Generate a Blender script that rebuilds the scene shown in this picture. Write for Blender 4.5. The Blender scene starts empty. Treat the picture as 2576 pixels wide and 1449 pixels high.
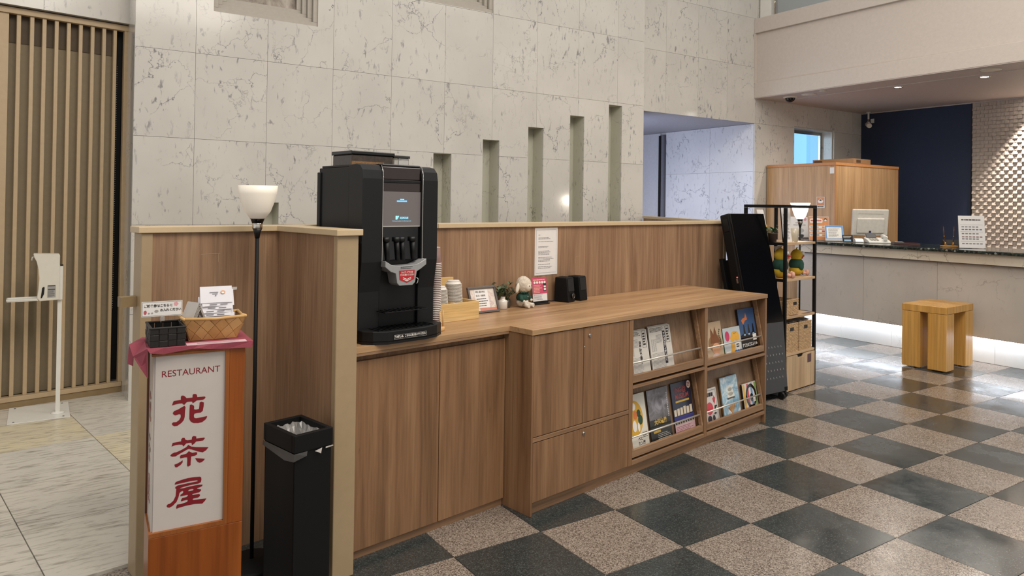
import bpy, bmesh, math, random
from mathutils import Vector, Matrix
from mathutils.geometry import tessellate_polygon
random.seed(7)
PI = math.pi
SC = bpy.context.scene
COL = SC.collection

# ------------------------------------------------------------------ camera
H = 1.392
yaw, pitch, roll = 0.5815, 0.0104, -0.0139
fw = Vector((math.sin(yaw) * math.cos(pitch), math.cos(yaw) * math.cos(pitch), math.sin(pitch)))
rt = Vector((math.cos(yaw), -math.sin(yaw), 0.0))
dn = fw.cross(rt)
r2 = math.cos(roll) * rt + math.sin(roll) * dn
d2 = -math.sin(roll) * rt + math.cos(roll) * dn
cam_data = bpy.data.cameras.new('camera')
cam = bpy.data.objects.new('camera', cam_data)
COL.objects.link(cam)
cam.matrix_world = Matrix(((r2.x, -d2.x, -fw.x, 0), (r2.y, -d2.y, -fw.y, 0), (r2.z, -d2.z, -fw.z, H), (0, 0, 0, 1)))
cam_data.sensor_width = 36.0
cam_data.lens = 1808.14 * 36 / 2576
cam_data.shift_y = -(724.5 - 495.71) / 2576
cam_data.clip_start = 0.05
SC.camera = cam

# ------------------------------------------------------------------ world, lights, exposure
SC.view_settings.view_transform = 'Standard'
SC.view_settings.look = 'None'
SC.view_settings.gamma = 1.0
SC.view_settings.use_curve_mapping = False
SC.view_settings.exposure = 0.0
world = bpy.data.worlds.new('world')
SC.world = world
world.use_nodes = True
wb = world.node_tree.nodes['Background']
wb.inputs[0].default_value = (1.0, 0.965, 0.925, 1)
wb.inputs[1].default_value = 0.70


def area(name, loc, target, sx, sy, power, color):
    l = bpy.data.lights.new(name, 'AREA')
    l.shape = 'RECTANGLE'
    l.size, l.size_y, l.energy, l.color = sx, sy, power, color
    o = bpy.data.objects.new(name, l)
    COL.objects.link(o)
    o.location = loc
    o.rotation_euler = (Vector(target) - Vector(loc)).to_track_quat('-Z', 'Y').to_euler()
    return o


def spot(name, loc, target, power, color, angle, blend=0.5, r=0.04):
    l = bpy.data.lights.new(name, 'SPOT')
    l.energy, l.color, l.spot_size, l.spot_blend, l.shadow_soft_size = power, color, math.radians(angle), blend, r
    o = bpy.data.objects.new(name, l)
    COL.objects.link(o)
    o.location = loc
    o.rotation_euler = (Vector(target) - Vector(loc)).to_track_quat('-Z', 'Y').to_euler()
    return o


WARM = (1.0, 0.92, 0.82)
NEUT = (1.0, 0.93, 0.84)
COOL = (0.72, 0.84, 1.0)
area('lobby_ceiling_light', (1.3, 0.4, 4.7), (1.9, 3.0, 0.9), 2.8, 2.2, 150, WARM)
area('lobby_ceiling_light', (5.0, 1.2, 5.0), (5.0, 1.2, 0), 2.4, 2.4, 120, NEUT)
area('corridor_daylight', (5.5, 6.75, 1.35), (7.4, 6.75, 1.25), 1.4, 1.5, 26, (0.62, 0.72, 1.0))

# ------------------------------------------------------------------ counter frame
TH = math.radians(9.8)
A = Vector((1.852, 2.632, 0))
UX = Vector((math.cos(TH), math.sin(TH), 0))
VX = Vector((-math.sin(TH), math.cos(TH), 0))


def T(u, v, z=0.0):
    return A + UX * u + VX * v + Vector((0, 0, z))


# ------------------------------------------------------------------ helpers
def lin(h):
    if isinstance(h, str):
        h = h.lstrip('#')
        c = [int(h[i:i + 2], 16) / 255 for i in (0, 2, 4)]
        return tuple((x / 12.92 if x <= 0.04045 else ((x + 0.055) / 1.055) ** 2.4) for x in c) + (1,)
    return tuple(h) + (1,) if len(h) == 3 else h


class NT:
    def __init__(s, name):
        s.m = bpy.data.materials.new(name)
        s.m.use_nodes = True
        s.t = s.m.node_tree
        s.b = s.t.nodes['Principled BSDF']

    def n(s, typ, **kw):
        x = s.t.nodes.new(typ)
        for k, v in kw.items():
            if k.startswith('i_'):
                key = k[2:]
                key = int(key) if key.isdigit() else key.replace('_', ' ')
                x.inputs[key].default_value = v
            else:
                setattr(x, k, v)
        return x

    def l(s, a, b):
        s.t.links.new(a, b)

    def ramp(s, fac, stops, interp='LINEAR'):
        r = s.n('ShaderNodeValToRGB')
        r.color_ramp.interpolation = interp
        e = r.color_ramp.elements
        while len(e) < len(stops):
            e.new(0.5)
        for el, (p, c) in zip(e, stops):
            el.position = p
            el.color = lin(c)
        s.l(fac, r.inputs[0])
        return r.outputs[0]

    def mix(s, fac, a, b, mode='MIX'):
        x = s.n('ShaderNodeMix', data_type='RGBA', blend_type=mode)
        for val, idx in ((fac, 0), (a, 6), (b, 7)):
            if hasattr(val, 'links'):
                s.l(val, x.inputs[idx])
            elif idx == 0:
                x.inputs[0].default_value = val
            else:
                x.inputs[idx].default_value = lin(val)
        return x.outputs[2]

    def coords(s, kind='Object', scale=(1, 1, 1), rnd=0.0, rot=(0, 0, 0)):
        if kind == 'World':
            out = s.n('ShaderNodeNewGeometry').outputs['Position']
        else:
            out = s.n('ShaderNodeTexCoord').outputs[kind]
        if rnd:
            oi = s.n('ShaderNodeObjectInfo')
            mu = s.n('ShaderNodeVectorMath', operation='SCALE')
            mu.inputs[0].default_value = (rnd, rnd * 0.7, rnd * 1.3)
            s.l(oi.outputs['Random'], mu.inputs[3])
            ad = s.n('ShaderNodeVectorMath', operation='ADD')
            s.l(out, ad.inputs[0])
            s.l(mu.outputs[0], ad.inputs[1])
            out = ad.outputs[0]
        mp = s.n('ShaderNodeMapping')
        mp.inputs['Scale'].default_value = scale
        mp.inputs['Rotation'].default_value = rot
        s.l(out, mp.inputs[0])
        return mp.outputs[0]

    def noise(s, vec, scale, detail=4, rough=0.55, dist=0.0):
        x = s.n('ShaderNodeTexNoise', i_Scale=scale, i_Detail=detail, i_Roughness=rough, i_Distortion=dist)
        s.l(vec, x.inputs['Vector'])
        return x.outputs['Fac']

    def bump(s, h, strength, dist=0.01):
        b = s.n('ShaderNodeBump', i_Strength=strength, i_Distance=dist)
        s.l(h, b.inputs['Height'])
        s.l(b.outputs[0], s.b.inputs['Normal'])

    def fin(s, col=None, rough=None, metal=None, spec=None):
        for key, v in (('Base Color', col), ('Roughness', rough), ('Metallic', metal), ('Specular IOR Level', spec)):
            if v is None:
                continue
            if hasattr(v, 'links'):
                s.l(v, s.b.inputs[key])
            elif key == 'Base Color':
                s.b.inputs[key].default_value = lin(v)
            else:
                s.b.inputs[key].default_value = v
        return s.m


MATS = {}


def plain(name, col, rough=0.5, metal=0.0, var=0.06, scale=30.0, bump=0.0, spec=0.5, bscale=None, alpha=None):
    if name in MATS:
        return MATS[name]
    t = NT(name)
    vec = t.coords('Object')
    nz = t.noise(vec, scale, 3)
    c = lin(col)
    d = tuple(x * (1 - var) for x in c[:3])
    e = tuple(min(1, x * (1 + var)) for x in c[:3])
    t.fin(t.ramp(nz, [(0.3, d), (0.7, e)]), rough, metal, spec)
    if bump:
        t.bump(t.noise(vec, bscale or scale * 4, 3), bump, 0.003)
    MATS[name] = t.m
    return t.m


def glow(name, col, strength):
    if name in MATS:
        return MATS[name]
    t = NT(name)
    t.b.inputs['Base Color'].default_value = lin(col)
    t.b.inputs['Emission Color'].default_value = lin(col)
    t.b.inputs['Emission Strength'].default_value = strength
    MATS[name] = t.m
    return t.m


def glass(name, col=(1, 1, 1), rough=0.02, trans=1.0, ior=1.45):
    if name in MATS:
        return MATS[name]
    t = NT(name)
    t.fin(col, rough)
    t.b.inputs['Transmission Weight'].default_value = trans
    t.b.inputs['IOR'].default_value = ior
    MATS[name] = t.m
    return t.m


def wood(name, dark, mid, light, axis='Z', rough=0.45, s=1.0, knots=True, bump=0.05):
    t = NT(name)
    st = {'Z': (16, 16, 0.9), 'X': (0.9, 16, 16), 'Y': (16, 0.9, 16)}[axis]
    fi = {'Z': (95, 95, 3.0), 'X': (3.0, 95, 95), 'Y': (95, 3.0, 95)}[axis]
    v1 = t.coords('Object', tuple(x * s for x in st), rnd=9.0)
    v2 = t.coords('Object', tuple(x * s for x in fi), rnd=5.0)
    n1 = t.noise(v1, 1.0, 5, 0.6, 0.35)
    n2 = t.noise(v2, 1.0, 4, 0.6)
    c1 = t.ramp(n1, [(0.28, dark), (0.5, mid), (0.75, light)])
    g = t.ramp(n2, [(0.3, (0.5, 0.48, 0.46)), (0.58, (1, 1, 1)), (0.8, (1.12, 1.1, 1.08))])
    c = t.mix(0.55, c1, g, 'MULTIPLY')
    if knots:
        kv = t.coords('Object', {'Z': (14, 14, 5), 'X': (5, 14, 14), 'Y': (14, 5, 14)}[axis], rnd=3.0)
        k = t.ramp(t.noise(kv, 1.0, 3, 0.6, 0.6), [(0.70, (0, 0, 0)), (0.80, (1, 1, 1))])
        c = t.mix(k, c, tuple(x * 0.45 for x in lin(dark)[:3]))
    t.fin(c, rough, None, 0.4)
    if bump:
        t.bump(n2, bump, 0.002)
    return t.m


def marble(name, a, b, vein, speck=1.0, rough=0.16, rnd=11.0, floor=False, veinw=0.012, spec=0.5):
    t = NT(name)
    vec = t.coords('World', (1, 1, 1), rnd)
    big = t.noise(vec, 1.6, 4, 0.55)
    c = t.ramp(big, [(0.32, a), (0.68, b)])
    dv = t.n('ShaderNodeTexNoise', i_Scale=2.4, i_Detail=6.0, i_Roughness=0.6)
    t.l(vec, dv.inputs['Vector'])
    sub = t.n('ShaderNodeVectorMath', operation='SUBTRACT')
    sub.inputs[1].default_value = (0.5, 0.5, 0.5)
    t.l(dv.outputs['Color'], sub.inputs[0])
    sc = t.n('ShaderNodeVectorMath', operation='SCALE')
    sc.inputs[3].default_value = 0.75
    t.l(sub.outputs[0], sc.inputs[0])
    ad = t.n('ShaderNodeVectorMath', operation='ADD')
    t.l(vec, ad.inputs[0])
    t.l(sc.outputs[0], ad.inputs[1])
    vo = t.n('ShaderNodeTexVoronoi', feature='DISTANCE_TO_EDGE', i_Scale=2.3)
    t.l(ad.outputs[0], vo.inputs['Vector'])
    ln = t.ramp(vo.outputs['Distance'], [(0.0, (1, 1, 1)), (veinw, (0, 0, 0))])
    mk = t.ramp(t.noise(vec, 1.7, 4, 0.6), [(0.45, (0, 0, 0)), (0.62, (1, 1, 1))])
    vm = t.mix(1.0, ln, mk, 'MULTIPLY')
    c = t.mix(vm, c, vein)
    sv = t.coords('World', (30, 30, 11), rnd, (0.35, 0.5, 0.0))
    sp = t.ramp(t.noise(sv, 1.0, 5, 0.62, 0.5), [(0.58, (0, 0, 0)), (0.67, (1, 1, 1))])
    m2 = t.ramp(t.noise(vec, 2.3, 3, 0.5), [(0.42, (0.10, 0.10, 0.10)), (0.64, (1, 1, 1))])
    f = t.mix(1.0, sp, m2, 'MULTIPLY')
    if speck != 1.0:
        f = t.mix(1.0, f, (speck, speck, speck), 'MULTIPLY')
    c = t.mix(f, c, vein)
    t.fin(c, rough, None, spec)
    return t.m


def weave(name, a, b, gap, scale=60.0, rough=0.6):
    """small basket weave relief for wicker"""
    t = NT(name)
    vec = t.coords('Object', (scale, scale, scale))
    w1 = t.n('ShaderNodeTexChecker', i_Scale=1.0)
    t.l(vec, w1.inputs['Vector'])
    n = t.noise(vec, 1.4, 3)
    c = t.ramp(n, [(0.3, a), (0.7, b)])
    c = t.mix(w1.outputs['Fac'], c, t.mix(0.35, c, gap))
    t.fin(c, rough)
    t.bump(w1.outputs['Fac'], 0.5, 0.004)
    return t.m


class MB:
    def __init__(s):
        s.v, s.f, s.sm = [], [], []

    def add(s, vs, fs, smooth=False):
        o = len(s.v)
        s.v += [tuple(p) for p in vs]
        s.f += [tuple(i + o for i in q) for q in fs]
        s.sm += [smooth] * len(fs)
        return s

    def box(s, x0, y0, z0, x1, y1, z1):
        x0, x1 = min(x0, x1), max(x0, x1)
        y0, y1 = min(y0, y1), max(y0, y1)
        z0, z1 = min(z0, z1), max(z0, z1)
        return s.add([(x0, y0, z0), (x1, y0, z0), (x1, y1, z0), (x0, y1, z0), (x0, y0, z1), (x1, y0, z1), (x1, y1, z1), (x0, y1, z1)],
                     [(0, 3, 2, 1), (4, 5, 6, 7), (0, 1, 5, 4), (1, 2, 6, 5), (2, 3, 7, 6), (3, 0, 4, 7)])

    def hexa(s, bot, top):
        """8 corner box: bot and top are 4 points each, counter-clockwise seen from above"""
        return s.add(list(bot) + list(top), [(0, 3, 2, 1), (4, 5, 6, 7), (0, 1, 5, 4), (1, 2, 6, 5), (2, 3, 7, 6), (3, 0, 4, 7)])

    def prism(s, poly, lo, hi, axis='Z', smooth=False):
        """extrude a 2-D polygon; axis Z: (x,y)->z, Y: (x,z)->y, X: (y,z)->x"""
        def P(a, b, h):
            return {'Z': (a, b, h), 'Y': (a, h, b), 'X': (h, a, b)}[axis]
        n = len(poly)
        vs = [P(a, b, lo) for a, b in poly] + [P(a, b, hi) for a, b in poly]
        tri = tessellate_polygon([[Vector((a, b, 0)) for a, b in poly]])
        ar = sum(poly[i][0] * poly[(i + 1) % n][1] - poly[(i + 1) % n][0] * poly[i][1] for i in range(n))
        ccw = (ar > 0) ^ (axis == 'Y')
        fs = []
        for t in tri:
            p = [poly[i] for i in t]
            a2 = (p[1][0] - p[0][0]) * (p[2][1] - p[0][1]) - (p[2][0] - p[0][0]) * (p[1][1] - p[0][1])
            up = (a2 > 0) ^ (axis == 'Y')
            a, b, c = t
            if not up:
                a, b, c = a, c, b
            fs.append((a, c, b))
            fs.append((a + n, b + n, c + n))
        s.add(vs, fs)
        side = []
        for i in range(n):
            j = (i + 1) % n
            side.append((i, j, j + n, i + n) if ccw else (j, i, i + n, j + n))
        o = len(s.v) - 2 * n
        s.f += [tuple(k + o for k in q) for q in side]
        s.sm += [smooth] * n
        return s

    def lathe(s, prof, n=24, c=(0, 0, 0), caps=True, ang=0.0):
        vs, fs = [], []
        for r, z in prof:
            for k in range(n):
                a = 2 * PI * k / n + ang
                vs.append((c[0] + r * math.cos(a), c[1] + r * math.sin(a), c[2] + z))
        m = len(prof)
        for i in range(m - 1):
            for k in range(n):
                k2 = (k + 1) % n
                fs.append((i * n + k, i * n + k2, (i + 1) * n + k2, (i + 1) * n + k))
        s.add(vs, fs, True)
        if caps:
            o = len(s.v) - len(vs)
            s.f.append(tuple(o + k for k in reversed(range(n))))
            s.f.append(tuple(o + (m - 1) * n + k for k in range(n)))
            s.sm += [False, False]
        return s

    def tube(s, pts, r, n=8, caps=True):
        pts = [Vector(p) for p in pts]
        rs = r if isinstance(r, (list, tuple)) else [r] * len(pts)
        vs, fs = [], []
        prev = None
        for i, p in enumerate(pts):
            d = (pts[min(i + 1, len(pts) - 1)] - pts[max(i - 1, 0)]).normalized()
            if prev is None:
                a = Vector((0, 0, 1)) if abs(d.z) < 0.9 else Vector((1, 0, 0))
                e1 = d.cross(a).normalized()
            else:
                e1 = (prev - d * prev.dot(d)).normalized()
            e2 = d.cross(e1)
            prev = e1
            for k in range(n):
                t = 2 * PI * k / n
                vs.append(p + (e1 * math.cos(t) + e2 * math.sin(t)) * rs[i])
        for i in range(len(pts) - 1):
            for k in range(n):
                k2 = (k + 1) % n
                fs.append((i * n + k, i * n + k2, (i + 1) * n + k2, (i + 1) * n + k))
        s.add(vs, fs, True)
        if caps:
            o = len(s.v) - len(vs)
            s.f.append(tuple(o + k for k in reversed(range(n))))
            s.f.append(tuple(o + (len(pts) - 1) * n + k for k in range(n)))
            s.sm += [False, False]
        return s

    def ball(s, c, rx, ry=None, rz=None, nu=16, nv=10, rot=None, wob=0.0, seed=0):
        ry = ry or rx
        rz = rz or rx
        rnd = random.Random(seed)
        vs, fs = [], []
        for j in range(nv + 1):
            ph = -PI / 2 + PI * j / nv
            for i in range(nu):
                t = 2 * PI * i / nu
                w = 1 + (rnd.uniform(-wob, wob) if 0 < j < nv else 0)
                p = Vector((rx * w * math.cos(ph) * math.cos(t), ry * w * math.cos(ph) * math.sin(t), rz * w * math.sin(ph)))
                if rot:
                    p = rot @ p
                vs.append(p + Vector(c))
        for j in range(nv):
            for i in range(nu):
                i2 = (i + 1) % nu
                fs.append((j * nu + i, j * nu + i2, (j + 1) * nu + i2, (j + 1) * nu + i))
        return s.add(vs, fs, True)

    def poly(s, pts):
        return s.add(pts, [tuple(range(len(pts)))])

    def flat(s, polys, y=0.0):
        """polygons (x,z) facing -Y"""
        for pg in polys:
            n = len(pg)
            vs = [(a, y, b) for a, b in pg]
            fs = []
            for t in tessellate_polygon([[Vector((a, b, 0)) for a, b in pg]]):
                p = [pg[i] for i in t]
                a2 = (p[1][0] - p[0][0]) * (p[2][1] - p[0][1]) - (p[2][0] - p[0][0]) * (p[1][1] - p[0][1])
                fs.append(tuple(t) if a2 > 0 else (t[0], t[2], t[1]))
            s.add(vs, fs)
        return s

    def build(s, name, mat, parent=None, bevel=0.0, seg=2, shade=None):
        me = bpy.data.meshes.new(name)
        me.from_pydata(s.v, [], s.f)
        me.polygons.foreach_set('use_smooth', s.sm)
        me.update()
        o = bpy.data.objects.new(name, me)
        COL.objects.link(o)
        if mat:
            me.materials.append(mat)
        if parent:
            o.parent = parent
        if bevel:
            b = o.modifiers.new('bevel', 'BEVEL')
            b.width, b.segments, b.limit_method = bevel, seg, 'ANGLE'
            b.angle_limit = math.radians(40)
        return o


def tag(o, label, cat, group=None, kind=None):
    o['label'], o['category'] = label, cat
    if group:
        o['group'] = group
    if kind:
        o['kind'] = kind
    return o


def thing(name, label, cat, loc=(0, 0, 0), rz=0.0, rx=0.0, group=None):
    o = bpy.data.objects.new(name, None)
    o.empty_display_size = 0.05
    COL.objects.link(o)
    o.location = loc
    o.rotation_euler = (rx, 0, rz)
    return tag(o, label, cat, group)


def struct(o):
    o['kind'] = 'structure'
    return o


def B(name, dims, mat, parent=None, bevel=0.0, seg=2):
    return MB().box(*dims).build(name, mat, parent, bevel, seg)


def dup(o, parent=None):
    c = o.copy()
    COL.objects.link(c)
    if parent:
        c.parent = parent
    return c


def circ(cx, cz, r, n=16, rz=None):
    rz = rz or r
    return [(cx + r * math.cos(2 * PI * k / n), cz + rz * math.sin(2 * PI * k / n)) for k in range(n)]


def rect(x0, z0, x1, z1):
    return [(x0, z0), (x1, z0), (x1, z1), (x0, z1)]


def F(name, polys, mat, parent, y=-0.0004):
    return MB().flat(polys, y).build(name, mat, parent)


def text(name, body, size, mat, parent, loc, align='CENTER', sx=1.0, bold=0.0, rot=(PI / 2, 0, 0), line=1.0, space=1.0):
    """flat lettering in the local XZ plane, facing -Y"""
    cu = bpy.data.curves.new('t', 'FONT')
    cu.body, cu.size, cu.align_x, cu.align_y = body, size, align, 'CENTER'
    cu.offset, cu.space_line, cu.space_character = bold, line, space
    cu.resolution_u = 3
    ob = bpy.data.objects.new('t', cu)
    COL.objects.link(ob)
    dg = bpy.context.evaluated_depsgraph_get()
    me = bpy.data.meshes.new_from_object(ob.evaluated_get(dg))
    bpy.data.objects.remove(ob)
    me.name = name
    me.materials.clear()
    me.materials.append(mat)
    o = bpy.data.objects.new(name, me)
    COL.objects.link(o)
    o.parent = parent
    o.location = loc
    o.rotation_euler = rot
    o.scale = (sx, 1, 1)
    return o


def lines(name, x0, z0, x1, z1, n, mat, parent, y=-0.0005, fill=0.45, seed=1, ragged=0.35, words=True):
    """rows of printed text too small to read"""
    rnd = random.Random(seed)
    mb = MB()
    dz = (z1 - z0) / n
    for i in range(n):
        zc = z1 - dz * (i + 0.5)
        end = x1 - (x1 - x0) * rnd.uniform(0, ragged)
        x = x0
        while x < end:
            w = rnd.uniform(0.05, 0.16) * (x1 - x0) if words else end - x
            mb.flat([rect(x, zc - dz * fill / 2, min(x + w, end), zc + dz * fill / 2)], y)
            x += w + 0.02 * (x1 - x0)
    return mb.build(name, mat, parent)

# ------------------------------------------------------------------ materials
M_WALL = marble('white_marble', '#c2beb7', '#cecac2', '#67656a', 0.8, 0.13, veinw=0.010)
M_NICHE = marble('niche_marble', '#c0beae', '#cac8b8', '#66665c', 0.6, 0.2, veinw=0.008)
M_CORR = marble('corridor_marble', '#cdcdd0', '#d8d8da', '#66687a', 0.8, 0.2, veinw=0.012)
M_PLINTH = marble('white_plinth', '#cfcdc8', '#d9d7d2', '#b5b2ac', 0.2, 0.25, veinw=0.01)
M_RECEP = marble('grey_marble', '#b3aaa0', '#bfb6ab', '#8a8178', 0.25, 0.22, veinw=0.012)
M_APRON = marble('cream_marble', '#c3b6a2', '#d2c8b6', '#8e8270', 0.3, 0.22, veinw=0.02)
M_GROUT = plain('grout', '#85817a', 0.9)


def floor_marble():
    t = NT('floor_marble')
    vec = t.coords('World', (1, 1, 1), 13.0, (0, 0, -TH))
    big = t.noise(vec, 2.2, 3)
    oi = t.n('ShaderNodeObjectInfo')
    warm = t.ramp(oi.outputs['Random'], [(0.0, '#cfcabe'), (0.6, '#d2cbbd'), (0.8, '#d8ccac'), (1.0, '#dacda9')])
    c = t.mix(t.ramp(big, [(0.35, (0, 0, 0)), (0.7, (1, 1, 1))]), warm, t.mix(0.5, warm, '#b6b3ac'))
    sv = t.coords('World', (8, 46, 10), 13.0, (0, 0, -TH - 0.15))
    st = t.ramp(t.noise(sv, 1.0, 6, 0.65, 0.7), [(0.50, (0, 0, 0)), (0.72, (1, 1, 1))])
    c = t.mix(t.mix(1.0, st, (0.85, 0.85, 0.85), 'MULTIPLY'), c, '#6a6358')
    t.fin(c, 0.3, None, 0.45)
    return t.m


def granite(name, stops, scale, rough=0.2, spec=0.5):
    t = NT(name)
    vec = t.coords('World')
    vo = t.n('ShaderNodeTexVoronoi', i_Scale=scale)
    t.l(vec, vo.inputs['Vector'])
    sep = t.n('ShaderNodeSeparateColor')
    t.l(vo.outputs['Color'], sep.inputs[0])
    c = t.ramp(sep.outputs[0], stops, 'CONSTANT')
    fine = t.ramp(t.noise(vec, scale * 0.8, 3), [(0.3, (0.72, 0.72, 0.72)), (0.7, (1.1, 1.1, 1.1))])
    c = t.mix(0.8, c, fine, 'MULTIPLY')
    wear = t.noise(t.coords('World', rnd=4.0), 3.0, 5, 0.65)
    t.fin(c, t.ramp(wear, [(0.3, (rough * 0.6,) * 3), (0.7, (rough * 1.7,) * 3)]), None, spec)
    t.bump(t.noise(t.coords('World', rnd=6.0), 6.0, 5, 0.6), 0.10, 0.01)
    return t.m


M_FMARB = floor_marble()
M_LIGHT = granite('beige_granite', [(0.0, '#544a42'), (0.18, '#7d7167'), (0.42, '#92867b'), (0.68, '#a5998d'), (0.9, '#6a6057')], 250, 0.20, 0.9)
M_DARK = granite('dark_green_granite', [(0.0, '#262d2f'), (0.3, '#303738'), (0.6, '#3a4141'), (0.88, '#4c5352')], 250, 0.20, 1.0)
M_COUNTERTOP = granite('black_marble_slab', [(0.0, '#1b2220'), (0.5, '#2a3330'), (0.8, '#3c4541'), (0.97, '#7c807a')], 60, 0.1)


def checker_mat():
    t = NT('checker_floor')
    mp = t.n('ShaderNodeMapping')
    mp.inputs['Location'].default_value = (-1.809 / 0.42, -2.494 / 0.42, 0.5)
    mp.inputs['Scale'].default_value = (1 / 0.42, 1 / 0.42, 0)
    g = t.n('ShaderNodeNewGeometry')
    t.l(g.outputs['Position'], mp.inputs[0])
    ck = t.n('ShaderNodeTexChecker', i_Scale=1.0)
    ck.inputs['Color1'].default_value = lin('#3a403d')
    ck.inputs['Color2'].default_value = lin('#a8917f')
    t.l(mp.outputs[0], ck.inputs[0])
    nz = t.noise(g.outputs['Position'], 180, 2)
    t.fin(t.mix(0.8, ck.outputs[0], t.ramp(nz, [(0.3, (0.6, 0.6, 0.6)), (0.7, (1, 1, 1))]), 'MULTIPLY'), 0.25)
    return t.m


W_PART = wood('partition_veneer', '#7d5f47', '#95755a', '#a78869', 'Z', 0.42, 1.0, False)
W_CAB = wood('cabinet_oak', '#6f5036', '#8a6749', '#9b7857', 'Z', 0.42, 0.9)
W_TOP = wood('worktop_oak', '#8d6a4c', '#a98560', '#bd9a73', 'X', 0.36, 0.9)
W_EDGE = wood('edge_oak', '#7b5c43', '#8f6e51', '#a08062', 'X', 0.45, 1.0, False)
W_SIGN = wood('orange_wood', '#7d3d10', '#8f4b17', '#9e5820', 'Z', 0.3, 0.5, False)
W_PINE = wood('pine', '#c29a5e', '#d8b478', '#e2c48e', 'X', 0.5, 1.3, False)
W_SHELF = wood('shelf_oak', '#ad8e6c', '#c2a380', '#d0b594', 'X', 0.45, 0.8)
W_FRONT = wood('drawer_oak', '#b3936f', '#c6a883', '#d3b793', 'Z', 0.45, 0.6)
W_CABR = wood('tall_cabinet_veneer', '#a88258', '#b99368', '#c8a379', 'Z', 0.42, 0.7, False)
W_EDGER = plain('orange_edge', '#b77c45', 0.4)
W_STOOL = wood('stool_wood', '#bf8b43', '#cb9951', '#d4a55f', 'Z', 0.38, 0.5, False)
M_BEIGE = plain('beige_trim', '#a38d6d', 0.42, var=0.03, bump=0.04)
M_CAP = plain('beige_cap', '#c4ae8b', 0.4, var=0.03)
M_SLAT = plain('tan_slat', '#b39c7b', 0.5, var=0.04)
M_BLIND = plain('roller_blind', '#8c7f67', 0.8, var=0.05)
M_BLACK = plain('black_plastic', '#101011', 0.42, var=0.08, spec=0.35)
M_BLACKM = plain('black_matte', '#0b0b0c', 0.6, var=0.05, bump=0.05, spec=0.25)
M_BLACKG = plain('black_gloss', '#08080a', 0.12, var=0.02)
M_WHITE = plain('white_plastic', '#dcdad2', 0.35, var=0.02)
M_PAPER = plain('paper', '#dedad6', 0.6, var=0.02)
M_INK = plain('ink', '#2a2a2c', 0.6)
M_GREYINK = plain('grey_ink', '#77757a', 0.6)
M_RED = plain('deep_red', '#7c0f1c', 0.35)
M_STEEL = plain('steel', '#b5b2ac', 0.25, 1.0, var=0.03)
M_CHROME = plain('chrome', '#d8d4cc', 0.12, 1.0, var=0.01)
M_NAVY = plain('navy_wall', '#212c45', 0.7, var=0.05, bump=0.05)
M_PLASTER = plain('stipple_plaster', '#c2b8af', 0.85, var=0.03, bump=0.35, bscale=55)
M_SOFFIT = plain('soffit_grey', '#bfb2ac', 0.55, var=0.03)
M_SOFFITL = plain('soffit_trim', '#b9aea6', 0.5)
M_CREAM = plain('cream_plastic', '#d8cfbf', 0.5, var=0.02)
M_GREYW = plain('pale_grey_wall', '#c4c4c8', 0.8, var=0.04, bump=0.1)
M_CLEAR = glass('clear_glass')
M_SHADE = None

# ------------------------------------------------------------------ floor
fl = struct(MB().box(-4, -4, -0.12, 11, 10, -0.004).build('floor', checker_mat()))
ts = 0.42


def tile_mesh(name, mat, sx, sy, th):
    mb = MB()
    e = 0.0012
    mb.hexa([(0, 0, 0), (sx, 0, 0), (sx, sy, 0), (0, sy, 0)], [(e, e, th), (sx - e, e, th), (sx - e, sy - e, th), (e, sy - e, th)])
    o = mb.build(name, mat)
    me = o.data
    bpy.data.objects.remove(o)
    return me


tl = tile_mesh('granite_tile', M_LIGHT, ts - 0.0014, ts - 0.0014, 0.004)
td = tile_mesh('granite_tile', M_DARK, ts - 0.0014, ts - 0.0014, 0.004)
for i in range(-4, 14):
    for j in range(-6, 9):
        x, y = 1.809 + ts * i, 2.494 + ts * j
        c = Vector((x + ts / 2, y + ts / 2, 0)) - A
        u, v = c.dot(UX), c.dot(VX)
        if v > 0.95 and u < 2.2:
            continue
        if x + 0.05 > 7.28 or y > 5.6 or (x < 0.5 and y < 0.3):
            continue
        o = bpy.data.objects.new('granite_tile', tl if (i + j) % 2 else td)
        COL.objects.link(o)
        o.location = (x + 0.0007, y + 0.0007, -0.004)
        o.parent = fl
# marble paving on the left, laid with the partition
tm = tile_mesh('marble_tile', M_FMARB, 0.528, 0.573, 0.012)
for i in range(-4, 1):
    for j in range(0, 5):
        o = bpy.data.objects.new('marble_tile', tm)
        COL.objects.link(o)
        o.location = T(-1.17 - 0.53 + 0.53 * i + 0.53, 0.70 + 0.575 * j, 0.0)
        o.rotation_euler = (0, 0, TH)
        o.parent = fl


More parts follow.
